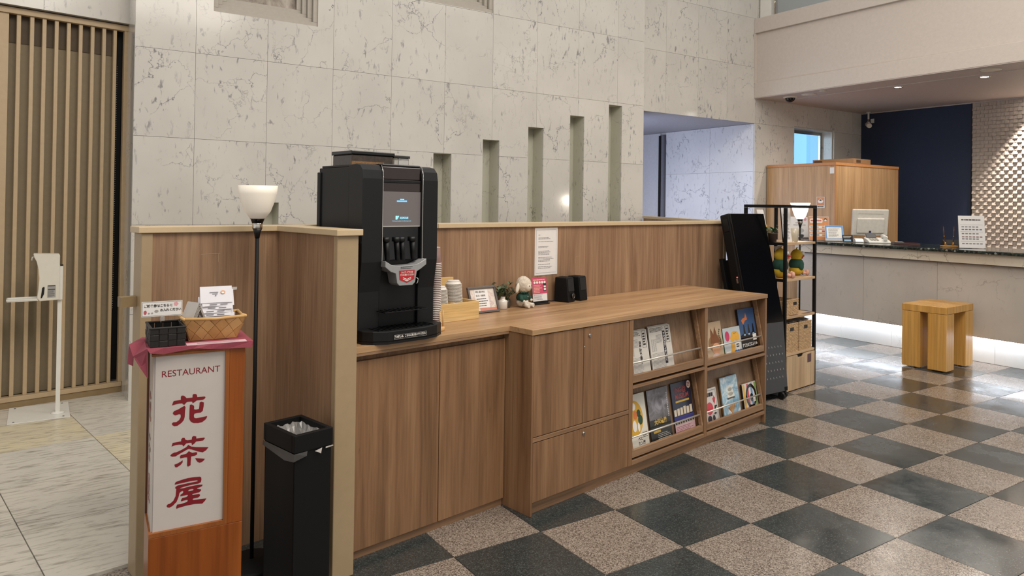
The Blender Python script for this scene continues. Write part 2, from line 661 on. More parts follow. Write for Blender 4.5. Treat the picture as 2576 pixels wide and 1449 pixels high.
# ------------------------------------------------------------------ wall panels with openings
def panels(parent, xs, zs, holes, plane, place, mat, name='marble_panel', th=0.02, gap=0.0010):
    """grid of stone slabs; holes are rectangles (x0,z0,x1,z1); place(x, y, z) -> world"""
    for i in range(len(xs) - 1):
        for k in range(len(zs) - 1):
            x0, x1, z0, z1 = xs[i] + gap, xs[i + 1] - gap, zs[k] + gap, zs[k + 1] - gap
            hs = [(max(h[0], x0), max(h[1], z0), min(h[2], x1), min(h[3], z1)) for h in holes]
            hs = [h for h in hs if h[2] - h[0] > 1e-4 and h[3] - h[1] > 1e-4]
            bx = sorted({x0, x1, *[h[0] for h in hs], *[h[2] for h in hs]})
            bz = sorted({z0, z1, *[h[1] for h in hs], *[h[3] for h in hs]})
            mb = MB()
            for a in range(len(bx) - 1):
                for b in range(len(bz) - 1):
                    cx, cz = (bx[a] + bx[a + 1]) / 2, (bz[b] + bz[b + 1]) / 2
                    if any(h[0] < cx < h[2] and h[1] < cz < h[3] for h in hs):
                        continue
                    p = [place(*q) for q in ((bx[a], 0, bz[b]), (bx[a + 1], 0, bz[b]), (bx[a + 1], th, bz[b]), (bx[a], th, bz[b]))]
                    q = [place(*q) for q in ((bx[a], 0, bz[b + 1]), (bx[a + 1], 0, bz[b + 1]), (bx[a + 1], th, bz[b + 1]), (bx[a], th, bz[b + 1]))]
                    mb.hexa(p, q)
            if mb.v:
                mb.build(name, mat, parent)


W1, W2 = 5.56, 5.789
XC = [0.53, 0.92, 1.424, 1.935, 2.436, 2.937, 3.426, 3.92, 4.42, 4.93, 5.30]
ZR = [0.0, 0.6, 1.215, 1.832, 2.449, 3.124, 3.80, 4.45]
niches = [(1.35 + 0.4955 * k, 0.9, 1.526 + 0.4955 * k, 1.382 + 0.1485 * k) for k in range(8)]
reliefs = [(1.036, 2.769, 1.806, 3.62), (2.653, 3.13, 3.423, 3.98)]
wall = struct(MB().box(0.53, W1 + 0.20, 0, 5.30, W1 + 0.24, 4.45).build('wall_back', M_GROUT))
panels(wall, XC, ZR, niches + reliefs, W1, lambda x, y, z: (x, W1 + y, z), M_WALL)
for (x0, z0, x1, z1) in niches:
    mb = MB()
    d = 0.172
    mb.box(x0 - 0.02, W1 + 0.021, z0, x0, W1 + d, z1 + 0.02).box(x1, W1 + 0.021, z0, x1 + 0.02, W1 + d, z1 + 0.02)
    mb.box(x0, W1 + 0.021, z1, x1, W1 + d, z1 + 0.02).box(x0 - 0.02, W1 + d, z0 - 0.02, x1 + 0.02, W1 + d + 0.02, z1 + 0.02)
    mb.box(x0, W1 + 0.021, z0 - 0.02, x1, W1 + d, z0)
    mb.build('niche_lining', M_NICHE, wall)
M_STEP = plain('relief_stone', '#a8a196', 0.5, var=0.04)
for ri, (x0, z0, x1, z1) in enumerate(reliefs):
    for st in range(4):
        a, b = 0.034 * st, 0.034 * (st + 1)
        y0 = W1 + 0.014 + 0.032 * st
        mb = MB()
        mb.box(x0 + a, y0, z0 + a, x1 - a, y0 + 0.032, z0 + b).box(x0 + a, y0, z1 - b, x1 - a, y0 + 0.032, z1 - a)
        mb.box(x0 + a, y0, z0 + b, x0 + b, y0 + 0.032, z1 - b).box(x1 - b, y0, z0 + b, x1 - a, y0 + 0.032, z1 - b)
        mb.build('stepped_frame', M_STEP, wall, 0.002)
t = NT('relief_picture')
nv = t.noise(t.coords('Object', (1, 1, 1)), 6, 6, 0.65, 0.6)
t.fin(t.ramp(nv, [(0.3, '#5d5249'), (0.5, '#a79c90'), (0.7, '#c9c1b6')]), 0.6)
for (x0, z0, x1, z1) in reliefs:
    B('relief_panel', (x0 + 0.12, W1 + 0.15, z0 + 0.12, x1 - 0.12, W1 + 0.17, z1 - 0.12), t.m, wall)

# recessed wall with the passage opening and the small window
XA = [5.30, 5.85, 6.37, 6.873, 7.395, 7.93, 8.45, 8.97, 9.49, 9.71]
ZA = [0.0, 0.6, 1.225, 1.84, 2.44, 3.13, 3.74, 4.45]
wal = struct(MB().box(5.30, W2 + 0.16, 2.46, 9.71, W2 + 0.2, 4.45).box(7.42, W2 + 0.16, 0, 8.16, W2 + 0.2, 2.46)
             .box(9.08, W2 + 0.16, 0, 9.71, W2 + 0.2, 2.46).box(8.16, W2 + 0.16, 0, 9.08, W2 + 0.2, 1.58).build('wall_alcove', M_GROUT))
panels(wal, XA, ZA, [(5.2, -1, 7.395, 2.44), (8.18, 1.6, 9.06, 2.46)], W2, lambda x, y, z: (x, W2 + y, z), M_WALL)
# return of the main wall towards the alcove
B('marble_panel', (5.28, W1 + 0.021, 0, 5.30, W2 + 0.2, 4.45), M_WALL, wal)
# small window
wn = struct(MB().box(8.18, W2 + 0.021, 1.6, 8.20, W2 + 0.22, 2.44).box(9.04, W2 + 0.021, 1.6, 9.06, W2 + 0.22, 2.44)
            .box(8.18, W2 + 0.021, 2.44, 9.06, W2 + 0.22, 2.46).box(8.18, W2 + 0.021, 1.58, 9.06, W2 + 0.22, 1.6).build('window_1', M_WALL))
B('window_frame', (8.20, W2 + 0.17, 2.40, 9.04, W2 + 0.20, 2.44), M_STEEL, wn)
B('window_frame', (9.0, W2 + 0.17, 1.6, 9.04, W2 + 0.20, 2.40), M_STEEL, wn)
B('window_pane', (8.20, W2 + 0.18, 1.6, 9.0, W2 + 0.186, 2.40), M_CLEAR, wn)
area('window_daylight', (8.35, W2 + 0.7, 2.1), (9.05, W2 + 0.05, 2.1), 0.5, 0.7, 7, (0.6, 0.8, 1.0))
B('daylight_surface', (8.0, W2 + 0.9, 1.2, 10.6, W2 + 0.92, 3.4), glow('daylight_blue', '#98cdf0', 1.0), wn)
B('daylit_glow_reveal', (9.75, W2 + 0.25, 1.3, 9.78, W2 + 0.9, 3.2), glow('daylight_blue2', '#7fb0e6', 0.9), wn)  # daylight on the outer reveal is put in as glow; not a lamp

# passage beyond the opening
YC = [W2 + 0.0215, 6.504, 7.30]
wc = struct(MB().box(7.42, W2 + 0.02, 0, 7.46, 9.2, 2.44).build('wall_passage', M_GREYW))
panels(wc, YC, [0.0, 0.6, 1.225, 1.845, 2.438], [], 7.395, lambda x, y, z: (7.395 + y, x, z), M_CORR)
B('plain_panel', (7.405, 7.42, 0, 7.42, 9.2, 2.438), M_GREYW, wc)
dr = struct(MB().box(7.36, 7.315, 0, 7.42, 7.36, 2.40).build('trim_1', plain('grey_frame', '#6a6a72', 0.4)))
B('dark_edge', (7.36, 7.37, 0, 7.415, 7.41, 2.40), M_BLACK, dr)
cl2 = struct(MB().box(5.2, W2 + 0.022, 2.44, 7.6, 9.2, 2.52).build('ceiling_passage', plain('passage_ceiling', '#a4a2a8', 0.7)))
B('ceiling_step', (5.3, 7.1, 2.40, 6.7, 7.3, 2.44), plain('passage_step', '#7d7d88', 0.7), cl2)
struct(MB().box(5.26, 9.2, 0, 7.6, 9.25, 2.52).build('wall_passage_end', M_GREYW))
wn2 = struct(MB().box(5.28, 5.995, 0, 5.32, 7.6, 0.5).box(5.28, 5.995, 2.15, 5.32, 7.6, 2.44).build('window_2', M_GREYW))

# ------------------------------------------------------------------ slatted screen bay on the left
S0 = Vector((0.51, 5.86, 0))


def S(s, n, z=0.0):
    return S0 + UX * s + VX * n + Vector((0, 0, z))


wl = struct(bpy.data.objects.new('wall_left', None))
COL.objects.link(wl)
wl.location = S0
wl.rotation_euler = (0, 0, TH)
panels(wl, [-1.4, -0.965, -0.525, 0.012], [2.645, 3.124, 3.80, 4.45], [], 0, lambda x, y, z: (x, y - 0.06, z), M_WALL)
B('lintel_core', (-1.4, -0.039, 2.645, 0.012, 0.15, 4.45), M_GROUT, wl)
# pier reveal
pr_ = MB().hexa([(0.5285, 5.5605, 0), (0.5295, 5.5605, 0), (0.535, 5.9, 0), (0.512, 5.9, 0)],
                [(0.5285, 5.5605, 4.45), (0.5295, 5.5605, 4.45), (0.535, 5.9, 4.45), (0.512, 5.9, 4.45)])
struct(pr_.build('trim_2', M_WALL))
sc = thing('slatted_screen', 'tall tan screen of vertical slats over a fabric blind at the left edge', 'screen', S0, TH)
B('top_rail', (-1.0, -0.015, 2.60, 0.012, 0.035, 2.64), M_SLAT, sc, 0.002)
B('bottom_rail', (-1.0, -0.02, 0.055, 0.0, 0.04, 0.085), M_SLAT, sc, 0.002)
B('kick_board', (-1.0, -0.012, 0.0125, 0.0, 0.04, 0.055), plain('tan_dark', '#8b7553', 0.5), sc)
B('stile', (-1.0, 0.0, 0.085, -0.706, 0.035, 2.60), M_SLAT, sc, 0.002)
B('stile', (-0.02, -0.01, 0.085, 0.012, 0.035, 2.60), M_SLAT, sc, 0.002)
for c, w in ((-0.652, 0.023), (-0.578, 0.023), (-0.508, 0.023), (-0.437, 0.022), (-0.365, 0.022), (-0.293, 0.022), (-0.220, 0.022), (-0.148, 0.022), (-0.078, 0.021)):
    B('slat', (c - w / 2, 0.0, 0.085, c + w / 2, 0.03, 2.60), M_SLAT, sc, 0.0015)
B('blind', (-1.0, 0.062, 0.085, -0.068, 0.066, 2.42), M_BLIND, sc)
B('blind_header', (-1.0, 0.055, 2.42, -0.055, 0.09, 2.64), plain('blind_box', '#574938', 0.7), sc)
B('gap_shade_strip', (-0.069, 0.09, 0.085, 0.01, 0.10, 2.64), M_BLACKM, sc)  # solid black strip paints the shade in the gap beside the blind
B('back_wall', (-1.4, 0.152, 0.0, 0.02, 0.19, 4.45), M_GROUT, wl)  # unseen backing added to stop light leaking in behind the slats
mb = MB()
for k in range(110):
    mb.ball((-0.044, 0.075, 2.35 - k * 0.016), 0.0035, nu=6, nv=4)
mb.build('pull_chain', M_STEEL, sc)

# ------------------------------------------------------------------ reception side: fascia, soffit, rear wall
XF, XN = 7.395, 9.71
fa = struct(MB().box(XF, -3, 2.76, XF + 0.22, W2 - 0.001, 3.73).build('wall_fascia', M_PLASTER))
B('lower_band', (XF - 0.025, -3, 2.752, XF, W2 - 0.001, 2.93), M_PLASTER, fa, 0.004)
B('upper_band', (XF - 0.035, -3, 3.55, XF, W2 - 0.001, 3.73), M_PLASTER, fa, 0.004)
B('corner_trim', (XF - 0.03, W2 - 0.016, 2.93, XF, W2 - 0.001, 3.55), M_PLASTER, fa)
bal = thing('glass_balustrade', 'pale glass balustrade pane with steel post above the plaster beam', 'balustrade', (XF + 0.07, 5.70, 3.73))
B('white_post', (-0.02, -0.08, 0, 0.06, 0.07, 1.0), M_WHITE, bal, 0.003)
MB().tube([(0.0, -0.13, 0), (0.0, -0.13, 1.0)], 0.014, 12).build('steel_post', M_CHROME, bal)
MB().tube([(0.0, -0.13, 0.42), (0.0, -3.2, 0.42)], 0.012, 12).build('rail', M_CHROME, bal)
B('pane', (0.02, -3.2, 0.004, 0.03, -0.16, 1.0), glass('frosted_pane', '#ccd2d4', 0.35, 0.6), bal)
struct(MB().box(XF + 0.225, -3, 3.70, XN, W2 - 0.001, 3.73).build('floor_upper', plain('upper_floor', '#9a948c', 0.7)))
struct(MB().box(XN - 0.01, -3, 3.73, XN + 0.1, W2 + 0.2, 5.2).build('wall_upper', plain('upper_wall', '#9ba3aa', 0.8)))
so = struct(MB().box(XF - 0.02, -3, 2.745, XN, W2 - 0.001, 2.7518).build('ceiling', M_SOFFIT))
B('shadow_trim', (7.755, -3, 2.738, 7.77, W2 - 0.01, 2.745), M_SOFFITL, so)
B('edge_trim', (XN - 0.012, -3, 2.733, XN, W2 - 0.01, 2.745), M_SOFFITL, so)
nw = struct(MB().box(XN, -3, 0, XN + 0.1, W2 + 0.2, 2.745).build('wall_reception', M_NAVY))
B('edge_strip', (XN - 0.012, 4.335, 0.6, XN, 4.347, 2.733), M_BLACK, nw)
# woven relief tiles
t = NT('woven_tile')
nv = t.noise(t.coords('World'), 40, 3)
t.fin(t.ramp(nv, [(0.3, '#a89b90'), (0.7, '#bdb0a4')]), 0.35)
M_WTILE = t.m


def arch(horizontal):
    a, b = 0.0443, 0.0458
    mb = MB()
    if horizontal:      # wedge: lower edge proud
        mb.hexa([(-0.020, 0, 0), (0, 0, 0), (0, a, 0), (-0.020, a, 0)][::-1], [(-0.004, 0, b), (0, 0, b), (0, a, b), (-0.004, a, b)][::-1])
    else:               # flat tile with a slightly raised centre rib
        mb.box(-0.006, 0, 0, 0, a, b)
        mb.box(-0.0085, a * 0.3, b * 0.04, -0.006, a * 0.7, b * 0.96)
    o = mb.build('woven_tile', M_WTILE)
    bm = bmesh.new()
    bm.from_mesh(o.data)
    bmesh.ops.recalc_face_normals(bm, faces=bm.faces)
    bm.to_mesh(o.data)
    bm.free()
    me = o.data
    bpy.data.objects.remove(o)
    return me


ah, av = arch(True), arch(False)
rest = MB()
cells = []
for i in range(15):
    for k in range(39):
        cells.append((i, k))
cells.sort(key=lambda c: (4.335 - 0.0455 * (c[0] + 1) < 3.72, -c[0], c[1]))
done = 0
for i, k in cells:
    y, z = 4.3345 - 0.0455 * (i + 1), 0.90 + 0.047 * k
    me = ah if (i + k) % 2 else av
    if 3.74 < y and done < 300 and i >= 3:
        o = bpy.data.objects.new('woven_tile', me)
        COL.objects.link(o)
        o.location = (XN, y, z)
        o.parent = nw
        done += 1
    else:
        rest.add([(v.co.x + XN, v.co.y + y, v.co.z + z) for v in me.vertices], [tuple(p.vertices) for p in me.polygons])
for i in range(15, 40):
    for k in range(39):
        y, z = 4.3345 - 0.0455 * (i + 1), 0.90 + 0.047 * k
        me = ah if (i + k) % 2 else av
        rest.add([(v.co.x + XN, v.co.y + y, v.co.z + z) for v in me.vertices], [tuple(p.vertices) for p in me.polygons])
ro = rest.build('woven_tiles', M_WTILE, nw)
ro['kind'] = 'stuff'
B('lower_panel', (XN - 0.01, 2.4, 0, XN - 0.001, 4.33, 0.89), plain('taupe_panel', '#8d8178', 0.5), nw)

# ------------------------------------------------------------------ low partition
ZC = 1.291
pa = thing('low_partition', 'low wood-veneer partition with beige posts and caps behind the counter', 'partition', A, TH)
zb = 1.268
B('panel', (-1.42, 0.58, 0.0, -0.93, 0.66, zb), W_PART, pa)
B('end_post', (-1.46, 0.575, 0.0, -1.42, 0.665, zb), M_BEIGE, pa, 0.003)
B('panel', (-0.93, 0.115, 0.0, -0.846, 0.66, zb), W_PART, pa)
B('end_post', (-0.934, 0.085, 0.0, -0.845, 0.115, zb), M_BEIGE, pa, 0.003)
B('panel', (-0.846, 0.625, 0.0, 2.66, 0.705, zb), W_PART, pa)
B('end_post', (2.66, 0.62, 0.0, 2.70, 0.71, zb), M_BEIGE, pa, 0.003)
# return to the marble wall corner
Rm = Matrix.Rotation(-TH, 3, 'Z')
p0 = Vector((2.68, 0.66, 0))
p1 = Rm @ (Vector((5.31, 5.50, 0)) - A)
dd = (p1 - p0).normalized()
nn = Vector((-dd.y, dd.x, 0)) * 0.04


def strip(a, b, off, z0, z1):
    q = [a - off, b - off, b + off, a + off]
    q = [Vector((v.x, v.y, 0)) for v in q]
    return MB().hexa([(v.x, v.y, z0) for v in q], [(v.x, v.y, z1) for v in q])


strip(p0 + dd * 0.06, p1, nn, 0, zb).build('panel', W_PART, pa)
cap1 = [(-1.472, 0.566), (-0.943, 0.566), (-0.943, 0.073), (-0.833, 0.073), (-0.833, 0.613), (-0.07, 0.613), (-0.07, 0.72), (-1.472, 0.675)]
MB().prism(cap1, zb, ZC, 'Z').build('cap', M_CAP, pa, 0.002)
B('cap', (-0.0695, 0.611, zb, 2.712, 0.722, ZC), M_CAP, pa, 0.002)
strip(p0 + dd * 0.07, p1, nn * 1.3, zb, ZC - 0.001).build('cap', M_CAP, pa)
B('side_ledge', (-1.515, 0.615, 0.995, -1.4605, 0.655, 1.032), plain('tan_dark', '#8b7553'), pa)
MB().flat([rect(-1.245, 1.182, -1.17, 1.1832), rect(-1.178, 1.150, -1.1768, 1.182)], 0.5794).build('tape_residue', plain('tape_mark', '#b59a7c', 0.4), pa)
MB().flat([rect(0.21, 0.955, 0.33, 0.9562), rect(0.98, 1.085, 1.02, 1.0858), rect(0.98, 1.045, 0.9808, 1.085)], 0.6244).build('tape_residue', plain('tape_mark', '#b59a7c', 0.4), pa)
B('base_strip', (-0.845, 0.62, 0, 2.66, 0.625, 0.06), W_EDGE, pa)

# ------------------------------------------------------------------ base cabinet under the coffee machine
bc = thing('base_cabinet', 'oak base cabinet with two plain doors under the coffee machine', 'cabinet', A, TH)
B('carcass', (-0.841, 0.192, 0.0, -0.006, 0.60, 0.797), W_CAB, bc)
B('toe_kick', (-0.841, 0.186, 0.0, -0.006, 0.192, 0.034), W_EDGE, bc)
B('door', (-0.841, 0.172, 0.036, -0.3888, 0.1915, 0.772), W_CAB, bc, 0.0012)
B('door', (-0.3848, 0.172, 0.036, -0.008, 0.1915, 0.772), W_CAB, bc, 0.0012)

wt = [(-0.843, 0.147), (-0.006, 0.147), (-0.006, -0.004), (2.149, -0.004), (2.149, 0.6235), (-0.843, 0.6235)]
w = MB().prism(wt, 0.808, 0.833, 'Z').build('worktop', W_TOP, None, 0.0015)
w.location = A
w.rotation_euler = (0, 0, TH)
tag(w, 'long stepped oak worktop carrying the coffee machine and speakers', 'worktop')
e = MB().box(-0.842, 0.148, 0.7975, -0.0065, 0.60, 0.8075).build('worktop_underlay', W_EDGE, bc)

# ------------------------------------------------------------------ display cabinet
dc = thing('display_cabinet', 'oak cabinet with lockable doors and four slanted magazine bays', 'cabinet', A, TH)
DZ = 0.807
B('side_panel', (-0.003, 0.0, 0.0, 0.0085, 0.615, DZ), W_CAB, dc, 0.001)
B('side_panel', (2.127, 0.0, 0.0, 2.146, 0.615, DZ), W_CAB, dc, 0.001)
B('divider', (0.702, 0.0, 0.057, 0.7335, 0.60, DZ), W_CAB, dc, 0.001)
B('divider', (1.412, 0.0, 0.057, 1.4405, 0.60, DZ), W_CAB, dc, 0.001)
B('back_panel', (0.0085, 0.60, 0.0, 2.127, 0.612, DZ), W_CAB, dc)
B('kick_board', (0.0085, 0.025, 0.0, 2.127, 0.04, 0.057), W_EDGE, dc)
B('bottom_rail', (0.7335, 0.0, 0.057, 1.412, 0.35, 0.078), W_EDGE, dc, 0.001)
B('bottom_rail', (1.4405, 0.0, 0.057, 2.127, 0.35, 0.078), W_EDGE, dc, 0.001)
B('mid_rail', (0.0085, 0.001, 0.327, 0.702, 0.3, 0.3465), W_EDGE, dc, 0.001)
B('carcass', (0.0085, 0.0215, 0.06, 0.702, 0.59, DZ - 0.001), plain('cabinet_inside', '#3a2a1f', 0.7), dc)


def lock(parent, x, z, y):
    mb = MB()
    for r, d in ((0.0085, 0.004), (0.006, 0.007)):
        mb.tube([(x, y, z), (x, y - d, z)], r, 14)
    mb.box(x - 0.0012, y - 0.0085, z - 0.005, x + 0.0012, y - 0.007, z + 0.005)
    return mb.build('lock', M_STEEL, parent)


d1 = B('door', (0.0115, 0.002, 0.350, 0.3455, 0.0205, 0.8045), W_CAB, dc, 0.001)
d2_ = B('door', (0.3492, 0.002, 0.350, 0.699, 0.0205, 0.8045), W_CAB, dc, 0.001)
d3 = B('drawer', (0.0115, 0.002, 0.0585, 0.699, 0.0205, 0.3235), W_CAB, dc, 0.001)
lock(d2_, 0.389, 0.765, 0.002)
lock(d3, 0.353, 0.300, 0.002)
MB().tube([(0.354, 0.002, 0.715), (0.354, 0.0005, 0.715)], 0.0025, 8).build('screw_cover', M_WHITE, dc)
M_ROD = plain('satin_steel', '#cfc9bf', 0.35, 0.6, var=0.01)
W_BAY = wood('bay_oak', '#7a5f49', '#8f735a', '#a08469', 'Z', 0.45, 0.9, False)
SLOPE = 0.17
for (x0, x1, z0, z1) in ((0.7335, 1.412, 0.474, DZ), (0.7335, 1.412, 0.088, 0.449), (1.4405, 2.127, 0.462, DZ), (1.4405, 2.127, 0.086, 0.43)):
    hh = z1 - z0
    tt = math.tan(SLOPE)
    if z0 > 0.3:
        B('shelf', (x0, 0.0, z0 - 0.025, x1, 0.35, z0 - 0.011), W_EDGE, dc, 0.001)
    zs = z0 + 0.002
    # slanted back board
    y0, y1 = 0.048, 0.048 + (z1 - zs - 0.004) * tt
    MB().hexa([(x0 + 0.004, y0, zs), (x1 - 0.004, y0, zs), (x1 - 0.004, y0 + 0.012, zs), (x0 + 0.004, y0 + 0.012, zs)],
              [(x0 + 0.004, y1, z1 - 0.004), (x1 - 0.004, y1, z1 - 0.004), (x1 - 0.004, y1 + 0.012, z1 - 0.004), (x0 + 0.004, y1 + 0.012, z1 - 0.004)]).build('slanted_back', W_BAY, dc)
    B('lip', (x0 + 0.004, 0.004, z0 + 0.002, x1 - 0.004, 0.022, z0 + 0.040), W_EDGE, dc, 0.0015)
    B('tray', (x0 + 0.004, 0.022, z0 + 0.002, x1 - 0.004, 0.0475, z0 + 0.012), W_EDGE, dc)
    for xa in (x0 + 0.004, x1 - 0.018):
        MB().prism([(0.004, z0 + 0.0405), (0.024, z0 + 0.0405), (0.024 + (hh - 0.046) * tt * 1.25, z1 - 0.004), (0.006 + (hh - 0.046) * tt * 1.1, z1 - 0.004)], xa, xa + 0.013, 'X').build('side_trim', W_EDGE, dc)
    zr = z0 + 0.10
    MB().tube([(x0 + 0.02, 0.020, zr), (x1 - 0.02, 0.020, zr)], 0.0048, 10).build('rod', M_ROD, dc)


# ------------------------------------------------------------------ printed matter in the bays
def book(name, label, cat, u, w, h, z0, th, cover, spine=None, group=None):
    o = thing(name, label, cat, T(u, 0.0435 - 0.004, z0 + 0.0125), TH, -SLOPE, group)
    B('cover', (0, -th, 0, w, -0.0, h), plain('cover_' + cover, cover, 0.28, var=0.04, scale=14), o, 0.0008)
    if spine:
        B('spine', (-0.001, -th + 0.0005, 0.0005, 0.0, -0.0005, h - 0.0005), plain('cover_' + spine, spine, 0.4), o)
    return o


def newspaper(label, u, w, h, seed, head, side):
    o = thing('newspaper', label, 'newspaper', T(u, 0.0395, 0.474 + 0.0125), TH, -SLOPE, 'folded newspapers in the upper left bay')
    for i in range(3):
        B('fold', (0.002 * i, -0.012 + 0.004 * i, 0.0, w - 0.004 * i, -0.008 + 0.004 * i, h - 0.006 + 0.003 * i), plain('newsprint', '#c9c4bb', 0.8, var=0.04), o, 0.0012)
    y = -0.0126
    lines('small_print', 0.01, 0.0, w - 0.06, h * 0.42, 16, M_GREYINK, o, y, 0.22, seed, 0.1)
    lines('small_print', w * 0.3, h * 0.62, w - 0.085, h * 0.80, 7, M_GREYINK, o, y, 0.3, seed + 1, 0.1)
    for i in range(3):
        lines('column', 0.012 + i * 0.016, h * 0.45, 0.024 + i * 0.016, h * 0.72, 14, M_GREYINK, o, y, 0.3, seed + 5 + i, 0.2)
    lines('masthead_rows', 0.01, h * 0.86, w - 0.055, h * 0.955, 4, M_INK, o, y, 0.4, seed + 2, 0.3)
    F('masthead_box', [rect(w - 0.048, h * 0.60, w - 0.046, h * 0.95), rect(w - 0.016, h * 0.60, w - 0.014, h * 0.95), rect(w - 0.048, h * 0.598, w - 0.014, h * 0.604), rect(w - 0.048, h * 0.95, w - 0.014, h * 0.956)], M_INK, o, y)
    lines('masthead', w - 0.042, h * 0.64, w - 0.02, h * 0.92, 5, M_INK, o, y, 0.6, seed + 9, 0.2)
    if side:
        F('headline_bar', [rect(w - 0.078, h * 0.16, w - 0.055, h * 0.86)], plain('ink_navy', '#25242c', 0.6), o, y)
        text('headline', '\n'.join(head), 0.018, M_PAPER, o, (w - 0.0665, y - 0.0005, h * 0.51), 'CENTER', 1.0, 0.0004, line=0.90)
    else:
        text('headline', '\n'.join(head), 0.021, M_INK, o, (w - 0.072, y - 0.0003, h * 0.50), 'CENTER', 1.0, 0.0005, line=0.95)
    return o


newspaper('folded newspaper at the left end of the upper bay, beside the cabinet door', 0.752, 0.183, 0.247, 3, '消費税来春1', False)
newspaper('folded newspaper with a dark vertical headline strip, right one of the two', 0.952, 0.200, 0.252, 23, 'ヤマダエディオン資へ', True)

C_MUS = plain('mustard', '#d3a437', 0.4)
C_GREEN = plain('forest_green', '#2c4a38', 0.5)
C_ORG = plain('book_orange', '#d2743c', 0.4)
C_PINK = plain('magenta_pink', '#c23a63', 0.4)
C_BLUE = plain('sea_blue', '#2b62a0', 0.4)
C_LPINK = plain('light_pink', '#d8b2b8', 0.5)
C_GOLD = plain('gold_print', '#c9a64a', 0.4)
C_SKY = plain('pale_sky', '#b9cbd4', 0.4)
C_WHITE = plain('print_white', '#e4e0d8', 0.45)
C_YEL = plain('giraffe_yellow', '#dca43a', 0.45)
C_LBLUE = plain('pale_blue', '#8fb0cc', 0.4)
C_SKIN = plain('peach', '#cf9a74', 0.5)

# lower left bay
b = book('leaflet', 'cream exhibition leaflet with a mustard-yellow oval', 'leaflet', 0.757, 0.182, 0.287, 0.088, 0.004, '#d9d4c6')
F('oval', [circ(0.075, 0.165, 0.075, 28, 0.092)], C_MUS, b, -0.0046)
F('shapes', [circ(0.115, 0.185, 0.017, 12, 0.02), circ(0.125, 0.15, 0.02, 12, 0.026)], C_GREEN, b, -0.005)
F('shapes', [circ(0.085, 0.18, 0.016, 12, 0.022)], C_ORG, b, -0.0054)
F('shapes', [circ(0.07, 0.125, 0.018, 12, 0.03), circ(0.105, 0.115, 0.010, 12, 0.024), circ(0.075, 0.225, 0.018, 12, 0.02)], C_WHITE, b, -0.0058)
text('title', 'べと', 0.021, M_INK, b, (0.088, -0.0046, 0.054), 'LEFT', 1, 0.0006)
text('title', 'ミン展', 0.021, M_INK, b, (0.085, -0.0046, 0.030), 'LEFT', 1, 0.0006)
lines('small_print', 0.13, 0.055, 0.175, 0.085, 4, M_INK, b, -0.0046, 0.4, 4)
b = book('leaflet', 'dark grey dinosaur exhibition leaflet with gold lettering', 'leaflet', 0.959, 0.196, 0.287, 0.088, 0.004, '#2e2f2c')
t = NT('misty_print')
nv = t.noise(t.coords('Object'), 14, 6, 0.6, 0.8)
t.fin(t.ramp(nv, [(0.32, '#4a4647'), (0.5, '#6f6b6e'), (0.68, '#9c98a0')]), 0.3)
F('picture', [rect(0.002, 0.125, 0.194, 0.285)], t.m, b, -0.0046)
text('title', '大恐竜展', 0.030, C_GOLD, b, (0.098, -0.005, 0.108), 'CENTER', 0.95, 0.0012)
lines('side_print', 0.176, 0.12, 0.183, 0.255, 14, C_WHITE, b, -0.0054, 0.5, 31, 0.3, False)
lines('dates', 0.025, 0.052, 0.09, 0.068, 1, C_GOLD, b, -0.005, 0.8, 5, 0.0)
lines('small_print', 0.06, 0.015, 0.185, 0.05, 4, C_WHITE, b, -0.005, 0.25, 6)
b = book('leaflet', 'navy museum leaflet with red title and pink lower edge', 'leaflet', 1.187, 0.196, 0.287, 0.088, 0.004, '#23263a')
F('lower_strip', [rect(0.0, 0.0, 0.196, 0.055)], C_LPINK, b, -0.0046)
F('middle_strip', [rect(0.0, 0.055, 0.196, 0.095)], plain('print_beige', '#b7a89a', 0.5), b, -0.0046)
F('blue_bar', [rect(0.0, 0.078, 0.196, 0.1)], plain('violet_blue', '#3a3a78', 0.5), b, -0.005)
rnd = random.Random(5)
F('pictures', [rect(0.006 + 0.031 * i, 0.105, 0.03 + 0.031 * i, 0.125 + rnd.uniform(0, 0.025)) for i in range(6)], plain('print_cream', '#cfc2ac', 0.5), b, -0.0046)
F('pictures', [rect(0.006 + 0.024 * i, 0.06, 0.022 + 0.024 * i, 0.073) for i in range(8)], M_INK, b, -0.0054)
text('title', 'MUSEUM', 0.036, plain('title_red', '#a84a48', 0.4), b, (0.098, -0.005, 0.208), 'CENTER', 0.95, 0.0006)
text('title', 'ING@', 0.036, plain('title_red', '#a84a48', 0.4), b, (0.088, -0.005, 0.244), 'CENTER', 1.1, 0.0006)
F('subtitle_bar', [rect(0.03, 0.176, 0.165, 0.186)], C_GOLD, b, -0.005)
F('badge', [circ(0.174, 0.262, 0.020, 20, 0.022)], plain('badge_cream', '#dcc3b4', 0.5), b, -0.0056)
lines('badge_print', 0.162, 0.25, 0.188, 0.275, 3, M_RED, b, -0.006, 0.4, 8)
lines('small_print', 0.01, 0.008, 0.186, 0.048, 5, M_RED, b, -0.0052, 0.25, 9)

